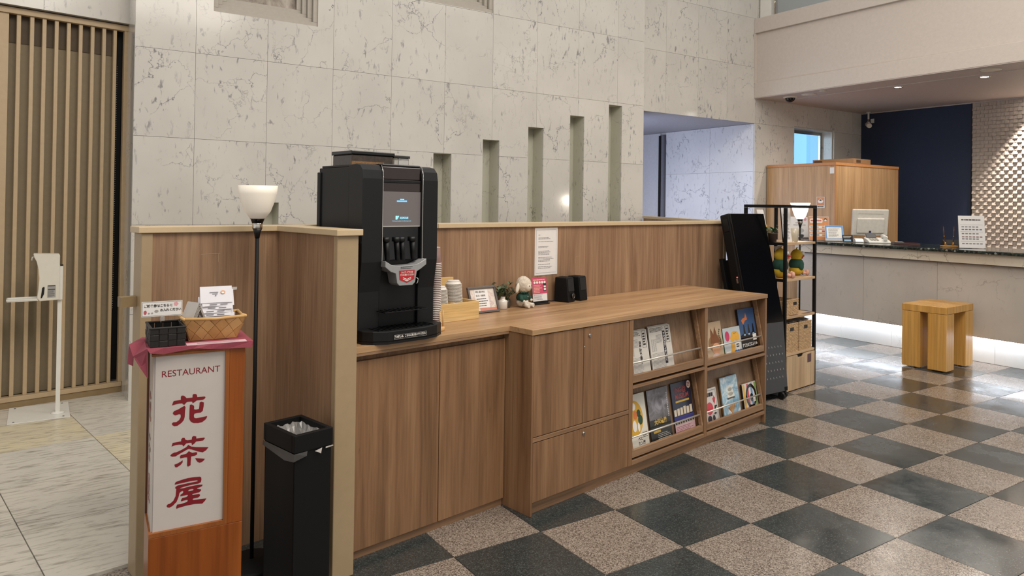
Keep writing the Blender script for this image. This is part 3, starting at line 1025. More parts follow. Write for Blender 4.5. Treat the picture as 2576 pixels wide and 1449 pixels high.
# upper right bay
b = book('picture_book', 'worn beige picture book leaning at the left of the upper right bay', 'book', 1.487, 0.196, 0.225, 0.462, 0.012, '#b9a184')
F('illustration', [circ(0.11, 0.10, 0.075, 18, 0.05)], plain('fur_brown', '#8d6a48', 0.6), b, -0.0126)
F('illustration', [circ(0.115, 0.065, 0.045, 16, 0.035)], C_SKIN, b, -0.013)
F('illustration', [[(0.06, 0.10), (0.075, 0.19), (0.10, 0.15), (0.12, 0.195), (0.14, 0.14), (0.17, 0.10)]], plain('hair_brown', '#7a4a2c', 0.6), b, -0.0134)
F('illustration', [circ(0.10, 0.02, 0.04, 14, 0.02)], plain('pale_skirt', '#c7b0a8', 0.6), b, -0.0136)
F('leaf_border', [circ(0.165 + 0.006 * math.sin(k), 0.09 + 0.012 * k, 0.005, 8) for k in range(8)], C_GREEN, b, -0.0138)
b = book('picture_book', 'white picture book with a yellow giraffe and magenta balloon', 'book', 1.697, 0.203, 0.172, 0.462, 0.010, '#b9c0c4', '#2f5a3c')
F('animal', [[(0.075, 0.01), (0.115, 0.01), (0.122, 0.095), (0.15, 0.085), (0.18, 0.092), (0.188, 0.115), (0.17, 0.14), (0.13, 0.147), (0.10, 0.14), (0.088, 0.12), (0.072, 0.105), (0.082, 0.098)]], C_YEL, b, -0.0106)
F('eyes', [circ(0.128, 0.132, 0.0035, 8), circ(0.145, 0.134, 0.0035, 8)], M_INK, b, -0.011)
F('balloon', [circ(0.045, 0.122, 0.026, 18, 0.031)], C_PINK, b, -0.0106)
F('speech_bubble', [circ(0.158, 0.055, 0.034, 16, 0.028)], C_WHITE, b, -0.0106)
lines('bubble_print', 0.138, 0.042, 0.178, 0.07, 2, M_INK, b, -0.011, 0.5, 12)
F('sea', [[(0.105, 0.004), (0.2, 0.004), (0.2, 0.026), (0.185, 0.031), (0.17, 0.025), (0.155, 0.032), (0.14, 0.025), (0.125, 0.031), (0.11, 0.024)]], C_BLUE, b, -0.011)
F('library_label', [rect(0.012, 0.004, 0.06, 0.03)], C_WHITE, b, -0.011)
b = book('picture_book', 'tall blue picture book with a black lower half in the right corner', 'book', 1.902, 0.198, 0.272, 0.462, 0.010, '#33527c', '#12141c')
F('black_field', [[(0, 0), (0.198, 0), (0.198, 0.105), (0.15, 0.12), (0.1, 0.105), (0.05, 0.12), (0, 0.105)]], M_BLACKG, b, -0.0106)
F('dark_shapes', [[(0.04 + 0.055 * k, 0.11), (0.066 + 0.055 * k, 0.11), (0.058 + 0.055 * k, 0.168), (0.050 + 0.055 * k, 0.172)] for k in range(3)], M_BLACKG, b, -0.0108)
F('orange_mark', [[(0.028, 0.20), (0.05, 0.212), (0.075, 0.214), (0.09, 0.245), (0.105, 0.20), (0.075, 0.196), (0.048, 0.172)]], C_ORG, b, -0.0106)
F('pale_marks', [circ(0.05 + 0.055 * k, 0.108, 0.013, 10, 0.006) for k in range(3)], C_LBLUE, b, -0.0112)
text('title', 'すてきな三にんぐみ', 0.024, C_WHITE, b, (0.098, -0.0112, 0.043), 'CENTER', 0.86, 0.0008)
F('library_label', [rect(0.145, 0.065, 0.19, 0.105)], C_WHITE, b, -0.0112)
lines('small_print', 0.02, 0.012, 0.12, 0.024, 2, C_WHITE, b, -0.0112, 0.3, 14)

# lower right bay
b = book('picture_book', 'small white picture book with red and black plant motifs', 'book', 1.462, 0.178, 0.205, 0.086, 0.008, '#cdc7c0')
F('motif', [circ(0.085, 0.09, 0.038, 18, 0.036)], plain('motif_red', '#c1404c', 0.4), b, -0.0086)
F('motif', [[(0.13, 0.125), (0.125, 0.15), (0.135, 0.143), (0.142, 0.16), (0.149, 0.145), (0.158, 0.15), (0.152, 0.125), (0.143, 0.108)]], plain('motif_red', '#c1404c', 0.4), b, -0.0086)
F('motif', [circ(0.075, 0.03, 0.024, 12, 0.02), circ(0.12, 0.028, 0.014, 10, 0.02), circ(0.145, 0.085, 0.008, 8, 0.018), circ(0.155, 0.095, 0.012, 8, 0.006), circ(0.14, 0.055, 0.014, 10, 0.006)], plain('motif_dark', '#3a2f36', 0.5), b, -0.009)
F('border', [rect(0.01, 0.192, 0.168, 0.194), rect(0.166, 0.012, 0.168, 0.192)], M_INK, b, -0.0086)
lines('title', 0.02, 0.155, 0.15, 0.183, 1, M_INK, b, -0.0086, 0.8, 15, 0.1)
b = book('picture_book', 'pale blue picture book with a white cloud and striped wedge', 'book', 1.690, 0.200, 0.245, 0.086, 0.010, '#7f9db0', '#7a5a30')
t = NT('sky_print')
nv = t.noise(t.coords('Object'), 16, 6, 0.6, 1.0)
t.fin(t.ramp(nv, [(0.35, '#6a93aa'), (0.5, '#9dbccb'), (0.62, '#dbe2e0')]), 0.25)
F('picture', [rect(0.004, 0.004, 0.196, 0.24)], t.m, b, -0.0105)
F('cloud', [circ(0.105, 0.125, 0.042, 18, 0.022), circ(0.105, 0.15, 0.034, 16, 0.026), circ(0.10, 0.172, 0.026, 14, 0.02)], plain('cloud_white', '#dbd9cf', 0.4), b, -0.011)
F('wedge', [[(0.055, 0.058), (0.145, 0.08), (0.105, 0.012)]], plain('wedge_tan', '#b3793f', 0.5), b, -0.011)
F('wedge_stripes', [[(0.07 + 0.013 * k, 0.0615 + 0.0032 * k), (0.074 + 0.013 * k, 0.0625 + 0.0032 * k), (0.105, 0.016), (0.103, 0.016)] for k in range(5)], plain('stripe_cream', '#d9b982', 0.5), b, -0.0114)
lines('title', 0.06, 0.105, 0.145, 0.119, 1, M_INK, b, -0.0115, 0.7, 16, 0.0)
F('bottom_patch', [[(0.004, 0.004), (0.08, 0.004), (0.004, 0.022)]], plain('patch_red', '#a7685e', 0.5), b, -0.0112)
b = book('picture_book', 'small rounded book with striped cover and large black ring', 'book', 1.935, 0.172, 0.168, 0.086, 0.012, '#d0cbc2', '#1a1a1a')
for k, cx in enumerate(('#d6a838', '#d6d0c6', '#bf4a50', '#d6d0c6', '#5f8fc0', '#d6d0c6', '#7f9a58')):
    F('stripe', [rect(0.004 + 0.0235 * k, 0.004, 0.0275 + 0.0235 * k, 0.164)], plain('stripe_' + cx, cx, 0.35), b, -0.0124)
ring = [circ(0.095, 0.085, 0.066, 32, 0.075), circ(0.095, 0.085, 0.047, 32, 0.055)]
mb = MB()
for k in range(32):
    k2 = (k + 1) % 32
    mb.flat([[ring[0][k], ring[0][k2], ring[1][k2], ring[1][k]]], -0.0128)
mb.build('black_ring', M_BLACKG, b)
F('pupil', [circ(0.10, 0.075, 0.02, 16, 0.026)], M_BLACKG, b, -0.0128)
F('library_label', [rect(0.115, 0.045, 0.145, 0.075)], C_WHITE, b, -0.0132)

# ------------------------------------------------------------------ reception counter
rc = thing('reception_counter', 'long grey marble reception desk with black stone top', 'counter', (7.15, 5.0, 0))
B('body', (0.02, -8, 0.243, 0.42, 0.0, 1.0), plain('desk_core', '#8a8178', 0.7), rc)
for y0, y1 in ((-0.0, -0.775), (-0.775, -1.508), (-1.508, -2.241), (-2.241, -2.974), (-2.974, -3.707), (-3.707, -4.44), (-4.44, -5.2)):
    B('marble_panel', (0.0, y0 - 0.0012, 0.243, 0.0195, y1 + 0.0012, 0.9), M_RECEP, rc)
for y0, y1 in ((0.0, -0.45), (-0.45, -1.35), (-1.35, -2.25), (-2.25, -3.15), (-3.15, -5.2)):
    B('apron_slab', (-0.055, y0 - 0.0012, 0.912, 0.02, y1 + 0.0012, 1.005), M_APRON, rc)
B('shadow_gap', (-0.03, -8, 0.9, 0.02, 0.0, 0.912), plain('gap_grey', '#7c746c', 0.6), rc)
MB().prism([(-0.10, -8), (0.72, -8), (0.72, -0.19), (0.44, -0.19), (0.44, 0.02), (-0.10, 0.02)], 1.005, 1.035, 'Z').build('top_slab', M_COUNTERTOP, rc, 0.008, 3)
for y0, y1 in ((0.0, -1.0), (-1.0, -1.95), (-1.95, -2.9), (-2.9, -3.85), (-3.85, -5.2)):
    B('plinth_slab', (0.13, y0 - 0.001, 0.001, 0.15, y1 + 0.001, 0.242), M_PLINTH, rc)
B('light_strip', (0.045, -8, 0.233, 0.075, 0.0, 0.242), glow('led_white', '#e9f2ff', 22.0), rc)

# tall wooden cabinet behind the desk
tc = thing('tall_cabinet', 'tall light-oak cabinet with orange edging behind the reception desk', 'cabinet', (7.91, 4.84, 0))
B('body', (-0.30, 0.0, 0.0, 1.02, 0.93, 1.895), W_CABR, tc)
B('corner_edge', (-0.302, -0.003, 0.0, -0.285, 0.012, 1.895), W_EDGER, tc)
B('corner_edge', (1.0, -0.003, 0.0, 1.022, 0.012, 1.895), W_EDGER, tc)
B('top_board', (-0.308, -0.008, 1.895, 1.028, 0.93, 1.928), W_EDGER, tc, 0.002)
cd = thing('cardboard_carton', 'flat brown cardboard carton on top of the tall cabinet', 'box', (8.27, 5.30, 1.9285), 0.05)
M_CARD = plain('cardboard', '#a8845e', 0.8, var=0.05)
B('box', (0, -0.27, 0, 0.40, 0.27, 0.085), M_CARD, cd, 0.002)
B('printed_band', (-0.0015, -0.265, 0.012, 0.0, 0.265, 0.026), plain('carton_red', '#9a4a3c', 0.7), cd)
B('printed_band', (0.002, -0.2715, 0.012, 0.39, -0.27, 0.026), plain('carton_red', '#9a4a3c', 0.7), cd)
B('printed_label', (-0.0015, 0.14, 0.045, 0.0, 0.25, 0.07), plain('carton_brown', '#5b4532', 0.7), cd)
B('printed_label', (0.06, -0.2715, 0.035, 0.16, -0.27, 0.07), plain('carton_brown', '#5b4532', 0.7), cd)
B('tape', (0.0, -0.03, 0.0855, 0.40, 0.03, 0.086), plain('tape_tan', '#b79a74', 0.4), cd)
nt = thing('sticker', 'small white sticker at the top corner of the tall cabinet', 'sticker', (7.607, 4.855, 1.80))
B('paper', (-0.0012, 0, 0, 0.0, 0.055, 0.07), M_PAPER, nt)

# ------------------------------------------------------------------ stool
sl = thing('wooden_stool', 'blocky honey-coloured wooden stool in front of the reception desk', 'stool', (6.49, 3.09, 0), math.radians(4))
B('seat', (0, 0, 0.50, 0.56, 0.37, 0.56), W_STOOL, sl, 0.003)
for (x0, y0) in ((0.0, 0.0), (0.0, 0.215), (0.40, 0.0), (0.40, 0.215)):
    lg = B('leg', (x0 + 0.002, y0 + 0.002, 0.012, x0 + 0.158, y0 + 0.153, 0.4985), W_STOOL, sl, 0.003)
    MB().lathe([(0.012, 0.0), (0.012, 0.012)], 12, (x0 + 0.08, y0 + 0.075, 0)).build('foot_pad', M_BLACK, lg)

# ------------------------------------------------------------------ restaurant sign box
SA = math.radians(-3)
sg = thing('restaurant_sign', 'orange wooden sign box with a white lettered panel and red characters', 'sign', (0.285, 2.355, 0), SA)
SW, SD = 0.262, 0.19
PX0, PX1, PZ0, PZ1 = 0.011, 0.205, 0.406, 0.927
B('base', (0, 0, 0, SW, SD, PZ0 - 0.014), W_SIGN, sg, 0.002)
B('side_panel', (PX1 + 0.012, 0, PZ0 - 0.014, SW, SD, 0.95), W_SIGN, sg, 0.002)
B('top', (0, 0, PZ1 + 0.008, PX1 + 0.012, SD, 0.95), W_SIGN, sg, 0.002)
B('back_post', (0, SD - 0.022, PZ0 - 0.014, 0.022, SD, PZ1 + 0.008), plain('dark_post', '#5a2f14', 0.4), sg)
mb = MB()
mb.box(PX1, 0.0, PZ0 - 0.014, PX1 + 0.012, 0.012, PZ1 + 0.008)
mb.box(0.0, 0.0, PZ1, PX1, 0.012, PZ1 + 0.008)
mb.box(0.0, 0.0, PZ0 - 0.014, PX1, 0.012, PZ0).box(0.0, 0.012, PZ0 - 0.014, 0.012, SD - 0.022, PZ0)
mb.build('panel_bead', wood('bead_wood', '#84481c', '#945626', '#a36432', 'Z', 0.3, 0.5, False), sg, 0.001)
M_PANEL = plain('acrylic_white', '#c2bab4', 0.25, var=0.015)
B('lit_panel', (PX0, 0.009, PZ0, PX1, 0.014, PZ1), M_PANEL, sg)
B('side_lit_panel', (0.006, 0.0145, PZ0, PX0, SD - 0.022, PZ1), M_PANEL, sg)
LET = [[[(238,710),(260,734),(363,736),(361,753),(373,760),(399,759),(420,753),(444,742),(529,742),(530,757),(544,762),(580,760),(592,753),(598,741),(705,740),(719,735),(706,727),(680,722),(589,722),(561,714),(533,708),(525,718),(504,720),(452,720),(434,714),(414,705),(397,708),(383,715),(341,716),(286,713)],[(416,699),(431,691),(425,669),(422,635),(409,617),(379,603),(320,589),(278,589),(253,595),(240,604),(259,612),(305,611),(344,621),(366,637),(363,651),(342,655),(289,650),(264,656),(251,665),(269,676),(324,682),(379,693)],[(492,701),(519,702),(553,693),(556,679),(551,673),(582,669),(625,671),(631,690),(633,708),(659,712),(695,705),(694,686),(681,657),(655,649),(598,649),(560,646),(553,635),(559,623),(585,619),(676,620),(741,624),(748,620),(730,606),(677,592),(615,589),(553,592),(510,603),(488,619),(488,659)]],[[(243,474),(258,494),(376,496),(379,509),(398,515),(426,513),(440,501),(469,497),(528,497),(534,513),(557,517),(593,512),(594,500),(711,499),(720,495),(695,483),(592,483),(569,473),(534,465),(527,479),(498,481),(451,480),(430,472),(412,465),(393,476),(349,479),(298,479)],[(480,470),(499,464),(527,457),(594,450),(775,439),(739,423),(692,414),(624,423),(538,439),(490,446),(462,443),(370,427),(301,414),(255,415),(227,422),(245,431),(282,437),(314,437),(383,446),(452,458)],[(491,433),(510,427),(539,420),(596,421),(614,416),(606,405),(578,401),(526,400),(520,371),(519,350),(481,343),(467,351),(470,384),(467,398),(436,400),(369,398),(364,410),(375,416),(454,420)],[(404,386),(404,373),(378,361),(327,350),(300,352),(287,367),(336,372),(377,379)],[(583,387),(626,383),(725,374),(709,365),(675,357),(647,356),(618,363),(596,376)]],[[(297,255),(311,266),(382,272),(475,277),(570,277),(656,274),(677,268),(680,254),(672,241),(634,235),(548,235),(454,232),(375,227),(380,224),(417,223),(515,227),(644,228),(699,225),(692,217),(659,212),(616,210),(626,205),(679,198),(677,191),(646,183),(556,181),(549,176),(566,174),(646,174),(664,169),(662,161),(638,154),(567,153),(556,149),(569,144),(648,143),(759,140),(736,127),(698,114),(649,117),(583,120),(460,119),(367,115),(328,111),(323,121),(336,135),(394,134),(478,140),(489,148),(477,152),(430,151),(393,149),(390,156),(406,167),(467,169),(492,176),(480,181),(429,180),(380,179),(382,188),(419,196),(422,204),(413,208),(385,206),(367,198),(355,176),(328,151),(274,132),(228,125),(201,129),(188,138),(205,146),(236,147),(282,160),(313,185),(321,226),(306,230),(308,238),(337,244),(407,246),(524,248),(623,249),(628,253),(609,256),(523,257),(406,254),(300,252)],[(489,201),(502,209),(549,210),(570,206),(559,201),(517,200)]]]


def letter(name, polys, hole, x0, x1, z0, z1, parent, place):
    P = [[Vector((x0 + a / 1000 * (x1 - x0), z0 + b / 1000 * (z1 - z0), 0)) for a, b in pg] for pg in polys]
    mb = MB()
    groups = [[P[0], P[1]]] if hole else [[p] for p in P]
    for g in groups:
        flat_ = [q for p in g for q in p]
        fs = []
        for t in tessellate_polygon(g):
            a, b, c = (flat_[i] for i in t)
            ar = (b.x - a.x) * (c.y - a.y) - (c.x - a.x) * (b.y - a.y)
            fs.append(tuple(t) if ar > 0 else (t[0], t[2], t[1]))
        mb.add([place(q.x, q.y) for q in flat_], fs)
    return mb.build(name, M_RED, parent)


for k, ch in enumerate(LET):
    letter('character', ch, k == 2, PX0, PX1, PZ0, PZ1, sg, lambda x, z: (x, 0.0085, z))
    letter('side_character', ch, k == 2, PX0, PX1 * 0.92, PZ0, PZ1, sg, lambda x, z: (0.0055, SD - 0.022 - (x - PX0) * 0.72, z))
text('lettering', 'RESTAURANT', 0.0268, M_RED, sg, (PX0 + 0.504 * (PX1 - PX0), 0.0085, PZ0 + 0.893 * (PZ1 - PZ0)), 'CENTER', 0.99, 0.0)
bpy.data.objects['lettering'].rotation_euler = (PI / 2, -math.radians(0.5), 0)

# red cloth
M_CLOTH = plain('red_cloth', '#8e3f4c', 0.85, var=0.06, bump=0.2, bscale=300)
cl = thing('red_cloth', 'dusty red cloth draped over the top of the restaurant sign', 'cloth', (0.285, 2.355, 0.9505), SA)
th_ = 0.0025
mb = MB()
mb.box(-0.012, -0.008, 0.0, SW + 0.022, SD + 0.012, th_)
front = [(-0.012, 0.0), (-0.006, -0.010), (0.03, -0.016), (0.11, -0.0065), (0.125, -0.006), (0.16, -0.012), (0.21, -0.015), (SW + 0.018, -0.0165), (SW + 0.022, 0.0)]
top = [(x, 0.0) for x, z in front]
for i in range(len(front) - 1):
    a, b2 = front[i], front[i + 1]
    mb.hexa([(a[0], -0.011 - 0.003 * math.sin(i * 1.9), a[1]), (b2[0], -0.011 - 0.003 * math.sin((i + 1) * 1.9), b2[1]), (b2[0], -0.008, b2[1]), (a[0], -0.008, a[1])],
            [(a[0], -0.0095, th_), (b2[0], -0.0095, th_), (b2[0], -0.008, th_), (a[0], -0.008, th_)])
mb.build('top_cover', M_CLOTH, cl)
# hanging corner tail at the left


def sheet(pts, quads, name, parent, mat, th=0.0015):
    me = bpy.data.meshes.new(name)
    me.from_pydata(pts, [], quads)
    o = bpy.data.objects.new(name, me)
    COL.objects.link(o)
    me.materials.append(mat)
    o.parent = parent
    s_ = o.modifiers.new('solid', 'SOLIDIFY')
    s_.thickness = th
    return o


sheet([(-0.012, 0.20, 0.003), (-0.012, 0.11, 0.003), (-0.012, 0.05, 0.003), (-0.012, -0.008, 0.003),
       (-0.055, 0.10, 0.000), (-0.045, 0.055, -0.028), (-0.028, 0.01, -0.055), (-0.010, -0.012, -0.082),
       (-0.058, 0.09, -0.055), (-0.045, 0.07, -0.058), (-0.014, 0.002, -0.04)],
      [(0, 1, 4), (1, 2, 5, 4), (2, 3, 10, 6, 5), (3, 7, 10), (10, 7, 6), (4, 5, 9, 8)], 'hanging_corner', cl, M_CLOTH, 0.002)

# black basket with acrylic ticket notice
def wicker_box(o, w, d, h, mat, rows, cols, name='woven_wall', taper=0.0):
    """four walls of interlaced flat bands"""
    t_ = 0.004
    for side in range(4):
        L = w if side % 2 == 0 else d
        n = cols if side % 2 == 0 else max(2, int(cols * d / w))
        mb = MB()
        for r in range(rows):
            for c in range(n):
                pro = 0.0012 if (r + c) % 2 else 0.0
                x0, x1 = c * L / n + 0.0006, (c + 1) * L / n - 0.0006
                z0, z1 = r * h / rows + 0.0006, (r + 1) * h / rows - 0.0006
                if side == 0:
                    mb.box(x0, -pro, z0, x1, t_, z1)
                elif side == 1:
                    mb.box(w - t_, x0, z0, w + pro, x1, z1)
                elif side == 2:
                    mb.box(x0, d - t_, z0, x1, d + pro, z1)
                else:
                    mb.box(-pro, x0, z0, t_, x1, z1)
        mb.build(name, mat, o, 0.0008, 1)
    B('bottom', (0.004, 0.004, 0, w - 0.004, d - 0.004, 0.003), mat, o)


zt = 0.9505 + th_ + 0.0004
bk = thing('black_basket', 'small black woven basket on the red cloth holding a ticket notice', 'basket', (0.280, 2.358, zt), SA + 0.03)
wicker_box(bk, 0.096, 0.135, 0.056, plain('black_rattan', '#15120f', 0.5, var=0.2, scale=90), 3, 4)
mb = MB()
mb.box(-0.002, -0.002, 0.053, 0.098, 0.006, 0.059).box(-0.002, 0.129, 0.053, 0.098, 0.137, 0.059).box(-0.002, 0.006, 0.053, 0.006, 0.129, 0.059).box(0.09, 0.006, 0.053, 0.098, 0.129, 0.059)
mb.build('rim', plain('black_rattan', '#23201d'), bk, 0.002)
tn = thing('ticket_notice', 'laminated breakfast-ticket notice standing up in the black basket', 'notice', (0.276, 2.448, zt + 0.012), SA + 0.02, -0.06)
MB().tube([(0.045, 0.002, 0.0), (0.045, 0.002, 0.062), (0.05, 0.002, 0.07)], 0.0022, 8).build('clip_stem', M_STEEL, tn)
B('clip', (0.042, -0.003, 0.052, 0.054, 0.006, 0.066), glass('clear_clip', '#cfc8c0', 0.1, 0.6), tn, 0.001)
B('card', (-0.01, -0.0005, 0.067, 0.104, 0.0008, 0.113), M_PAPER, tn)
F('border', [rect(-0.008, 0.069, 0.102, 0.0696), rect(-0.008, 0.1104, 0.102, 0.111), rect(-0.008, 0.069, -0.0074, 0.111), rect(0.1014, 0.069, 0.102, 0.111)], M_INK, tn, -0.001)
text('lettering', 'ご朝食券はこちらに', 0.0094, M_INK, tn, (-0.004, -0.0012, 0.0990), 'LEFT', 0.95, 0.0003)
text('lettering', 'お入れください', 0.0090, M_INK, tn, (0.041, -0.0012, 0.0855), 'LEFT', 0.95, 0.0003)
F('printed_flower', [circ(0.086 + 0.004 * math.cos(k * 1.257), 0.103 + 0.004 * math.sin(k * 1.257), 0.0028, 8) for k in range(5)], plain('petal_pink', '#d79aa0', 0.5), tn, -0.001)
F('printed_picture', [circ(0.0, 0.0805, 0.0042, 12, 0.0065)], plain('print_red', '#b0505a', 0.5), tn, -0.001)
F('printed_picture', [circ(0.01, 0.0775, 0.0028, 8), circ(0.019, 0.0775, 0.0028, 8), circ(0.031, 0.083, 0.006, 10, 0.004)], plain('print_grey', '#9a938c', 0.5), tn, -0.001)

# woven tan basket: flaring, diagonal bands
wb_ = thing('woven_basket', 'tan woven bark basket full of white cards on the red cloth', 'basket', (0.468, 2.452, zt), SA + 0.02)
M_BARK = plain('bark_tan', '#c29a62', 0.55, var=0.12, scale=22)
M_BARK2 = plain('bark_tan_dark', '#b58b54', 0.55, var=0.12, scale=22)
bw, bd, tw, td2, bh = 0.068, 0.042, 0.090, 0.062, 0.070


def bside(k, s_, t_):
    """point on side k at s (0..1 along) and t (0..1 up)"""
    hw, hd = bw + (tw - bw) * t_, bd + (td2 - bd) * t_
    c = [(-hw, -hd), (hw, -hd), (hw, hd), (-hw, hd)]
    a, b_ = c[k], c[(k + 1) % 4]
    return Vector((a[0] + (b_[0] - a[0]) * s_, a[1] + (b_[1] - a[1]) * s_, bh * t_))


for k in range(4):
    n = 4 if k % 2 == 0 else 3
    out = [Vector((0, -1, 0)), Vector((1, 0, 0)), Vector((0, 1, 0)), Vector((-1, 0, 0))][k]
    mb1, mb2 = MB(), MB()
    # diamond lattice of bands over the side
    for i in range(-1, n + 1):
        for j in range(0, 4):
            cs, ct = (i + 0.5 + 0.5 * (j % 2)) / n, j / 3.0
            ds, dt = 0.5 / n, 1 / 3.0
            pts = [(cs - ds, ct), (cs, ct - dt), (cs + ds, ct), (cs, ct + dt)]
            # clip to the unit square
            poly = pts
            for ax, lim, sgn in ((0, 0.0, 1), (0, 1.0, -1), (1, 0.0, 1), (1, 1.0, -1)):
                o2 = []
                for q in range(len(poly)):
                    a, b_ = poly[q], poly[(q + 1) % len(poly)]
                    ia, ib = (a[ax] - lim) * sgn >= -1e-9, (b_[ax] - lim) * sgn >= -1e-9
                    if ia:
                        o2.append(a)
                    if ia != ib:
                        f_ = (lim - a[ax]) / (b_[ax] - a[ax])
                        o2.append((a[0] + (b_[0] - a[0]) * f_, a[1] + (b_[1] - a[1]) * f_))
                poly = o2
                if len(poly) < 3:
                    break
            if len(poly) < 3:
                continue
            cc = (sum(p[0] for p in poly) / len(poly), sum(p[1] for p in poly) / len(poly))
            poly = [(cc[0] + (p[0] - cc[0]) * 0.965, cc[1] + (p[1] - cc[1]) * 0.965) for p in poly]
            base = [bside(k, *p) for p in poly]
            # each band end tilts: one edge proud, the opposite tucked under
            pro = [0.0042 if p[0] + p[1] * 0.6 > cc[0] + cc[1] * 0.6 else 0.0004 for p in poly]
            outer = [p + out * h_ for p, h_ in zip(base, pro)]
            inner = [p - out * 0.002 for p in base]
            m_ = mb1 if (i + j) % 2 else mb2
            nn_ = len(poly)
            m_.add([tuple(p) for p in outer] + [tuple(p) for p in inner],
                   [tuple(range(nn_)), tuple(reversed(range(nn_, 2 * nn_)))] + [(q, q + nn_, (q + 1) % nn_ + nn_, (q + 1) % nn_) for q in range(nn_)])
    mb1.build('woven_wall', M_BARK, wb_)
    mb2.build('woven_wall', M_BARK2, wb_)
mb = MB()
for k in range(4):
    a, b_ = bside(k, 0, 1), bside(k, 1, 1)
    mb.tube([a + Vector((0, 0, 0.001)), (a + b_) / 2 + Vector((0, 0, -0.003)), b_ + Vector((0, 0, 0.001))], 0.005, 10)
    mb.ball(a + Vector((0, 0, 0.001)), 0.0055, nu=10, nv=6)
mb.build('rolled_rim', M_BARK, wb_)
B('bottom', (-bw, -bd, 0.0, bw, bd, 0.004), M_BARK2, wb_)
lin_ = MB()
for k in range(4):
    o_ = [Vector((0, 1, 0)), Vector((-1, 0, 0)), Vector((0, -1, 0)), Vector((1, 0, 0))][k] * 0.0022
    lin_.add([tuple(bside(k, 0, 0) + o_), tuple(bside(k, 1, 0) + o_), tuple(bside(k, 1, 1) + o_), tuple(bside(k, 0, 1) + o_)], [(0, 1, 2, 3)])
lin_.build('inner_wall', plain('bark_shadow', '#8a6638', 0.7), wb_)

# tent cards in the basket
def card_mesh(w, h, d):
    mb = MB()
    t_ = 0.0012
    mb.hexa([(-w / 2, -d, 0), (w / 2, -d, 0), (w / 2, -d + t_, 0), (-w / 2, -d + t_, 0)], [(-w / 2, -t_ / 2, h), (w / 2, -t_ / 2, h), (w / 2, t_ / 2, h), (-w / 2, t_ / 2, h)])
    mb.hexa([(-w / 2, d - t_, 0), (w / 2, d - t_, 0), (w / 2, d, 0), (-w / 2, d, 0)], [(-w / 2, -t_ / 2, h), (w / 2, -t_ / 2, h), (w / 2, t_ / 2, h), (-w / 2, t_ / 2, h)])
    return mb


M_CARDP = plain('laminated_card', '#d9d7dc', 0.2, var=0.02)
rnd = random.Random(11)
first = None
for k in range(10):
    top_ = k == 9
    lab = 'white tent card on top of the nested stack in the tan basket' if top_ else 'white folded tent card nested in the right-hand pile in the tan basket'
    z = zt + 0.016 + 0.0105 * k
    o = thing('tent_card', lab, 'card', (0.484 + rnd.uniform(-0.006, 0.006) - 0.0006 * k, 2.452 + 0.0012 * k, z), SA + rnd.uniform(-0.05, 0.05), 0, 'tent cards in the tan basket')
    if first is None:
        first = card_mesh(0.096, 0.050, 0.021).build('folded_sheet', M_CARDP, o)
    else:
        dup(first, o)
    a = math.atan2(0.0205, 0.050)
    pr2 = F('print', [rect(-0.026, 0.004, -0.004, 0.0065), rect(0.006, 0.004, 0.028, 0.0065)] if not top_ else [rect(-0.02, 0.033, 0.006, 0.0355), rect(-0.012, 0.028, 0.004, 0.03), rect(-0.004, 0.022, 0.0, 0.0255)], M_GREYINK, o, -0.0008)
    pr2.location = (0, -0.0222, 0)
    pr2.rotation_euler = (-a, 0, 0)
    if top_:
        p3 = F('picture', [circ(0.02, 0.034, 0.0075, 14, 0.006)], C_SKIN, o, -0.0012)
        p3.location = (0, -0.0222, 0)
        p3.rotation_euler = (-a, 0, 0)
        p4 = F('picture', [circ(0.02, 0.032, 0.004, 10, 0.003)], C_WHITE, o, -0.0016)
        p4.location = (0, -0.0222, 0)
        p4.rotation_euler = (-a, 0, 0)
side_first = None
for k in range(4):
    lab = 'uppermost clear tent card turned sideways at the left of the tan basket' if k == 3 else 'clear tent card nested sideways at the left of the tan basket'
    o = thing('tent_card', lab, 'card', (0.416 - 0.001 * k, 2.452, zt + 0.030 + 0.0065 * k), SA + PI / 2 + 0.5, 0, 'tent cards in the tan basket')
    if side_first is None:
        side_first = card_mesh(0.058, 0.066, 0.030).build('folded_sheet', glass('clear_card', '#d4cdc6', 0.15, 0.35), o)
    else:
        dup(side_first, o)
    if k == 3:
        a = math.atan2(0.0295, 0.066)
        p5 = F('print', [rect(-0.012, 0.018, 0.008, 0.022), rect(-0.006, 0.026, 0.014, 0.029), rect(-0.016, 0.032, -0.002, 0.035)], M_GREYINK, o, -0.001)
        p5.location = (0, -0.0312, 0)
        p5.rotation_euler = (-a, 0, 0)
        p6 = F('paper_insert', [rect(-0.026, 0.005, 0.026, 0.062)], M_PAPER, o, -0.0006)
        p6.location = (0, -0.0308, 0)
        p6.rotation_euler = (-a, 0, 0)
ps = thing('paper_slip', 'pink printed paper slip under the tan basket', 'paper', (0.378, 2.345, zt), SA - 0.03)
B('sheet', (0, 0, 0, 0.172, 0.038, 0.0008), plain('pink_paper', '#cfb0b6', 0.6), ps)
mb = MB()
for k in range(4):
    mb.box(0.03, 0.008 + 0.007 * k, 0.0009, 0.150 - 0.01 * (k % 2), 0.010 + 0.007 * k, 0.0011)
mb.build('print', plain('pink_ink', '#a98088', 0.6), ps)
# the basket stands on the slip: lift basket and cards by the slip's thickness
for o in list(COL.objects):
    if o.name.startswith(('woven_basket', 'tent_card')):
        o.location.z += 0.0012

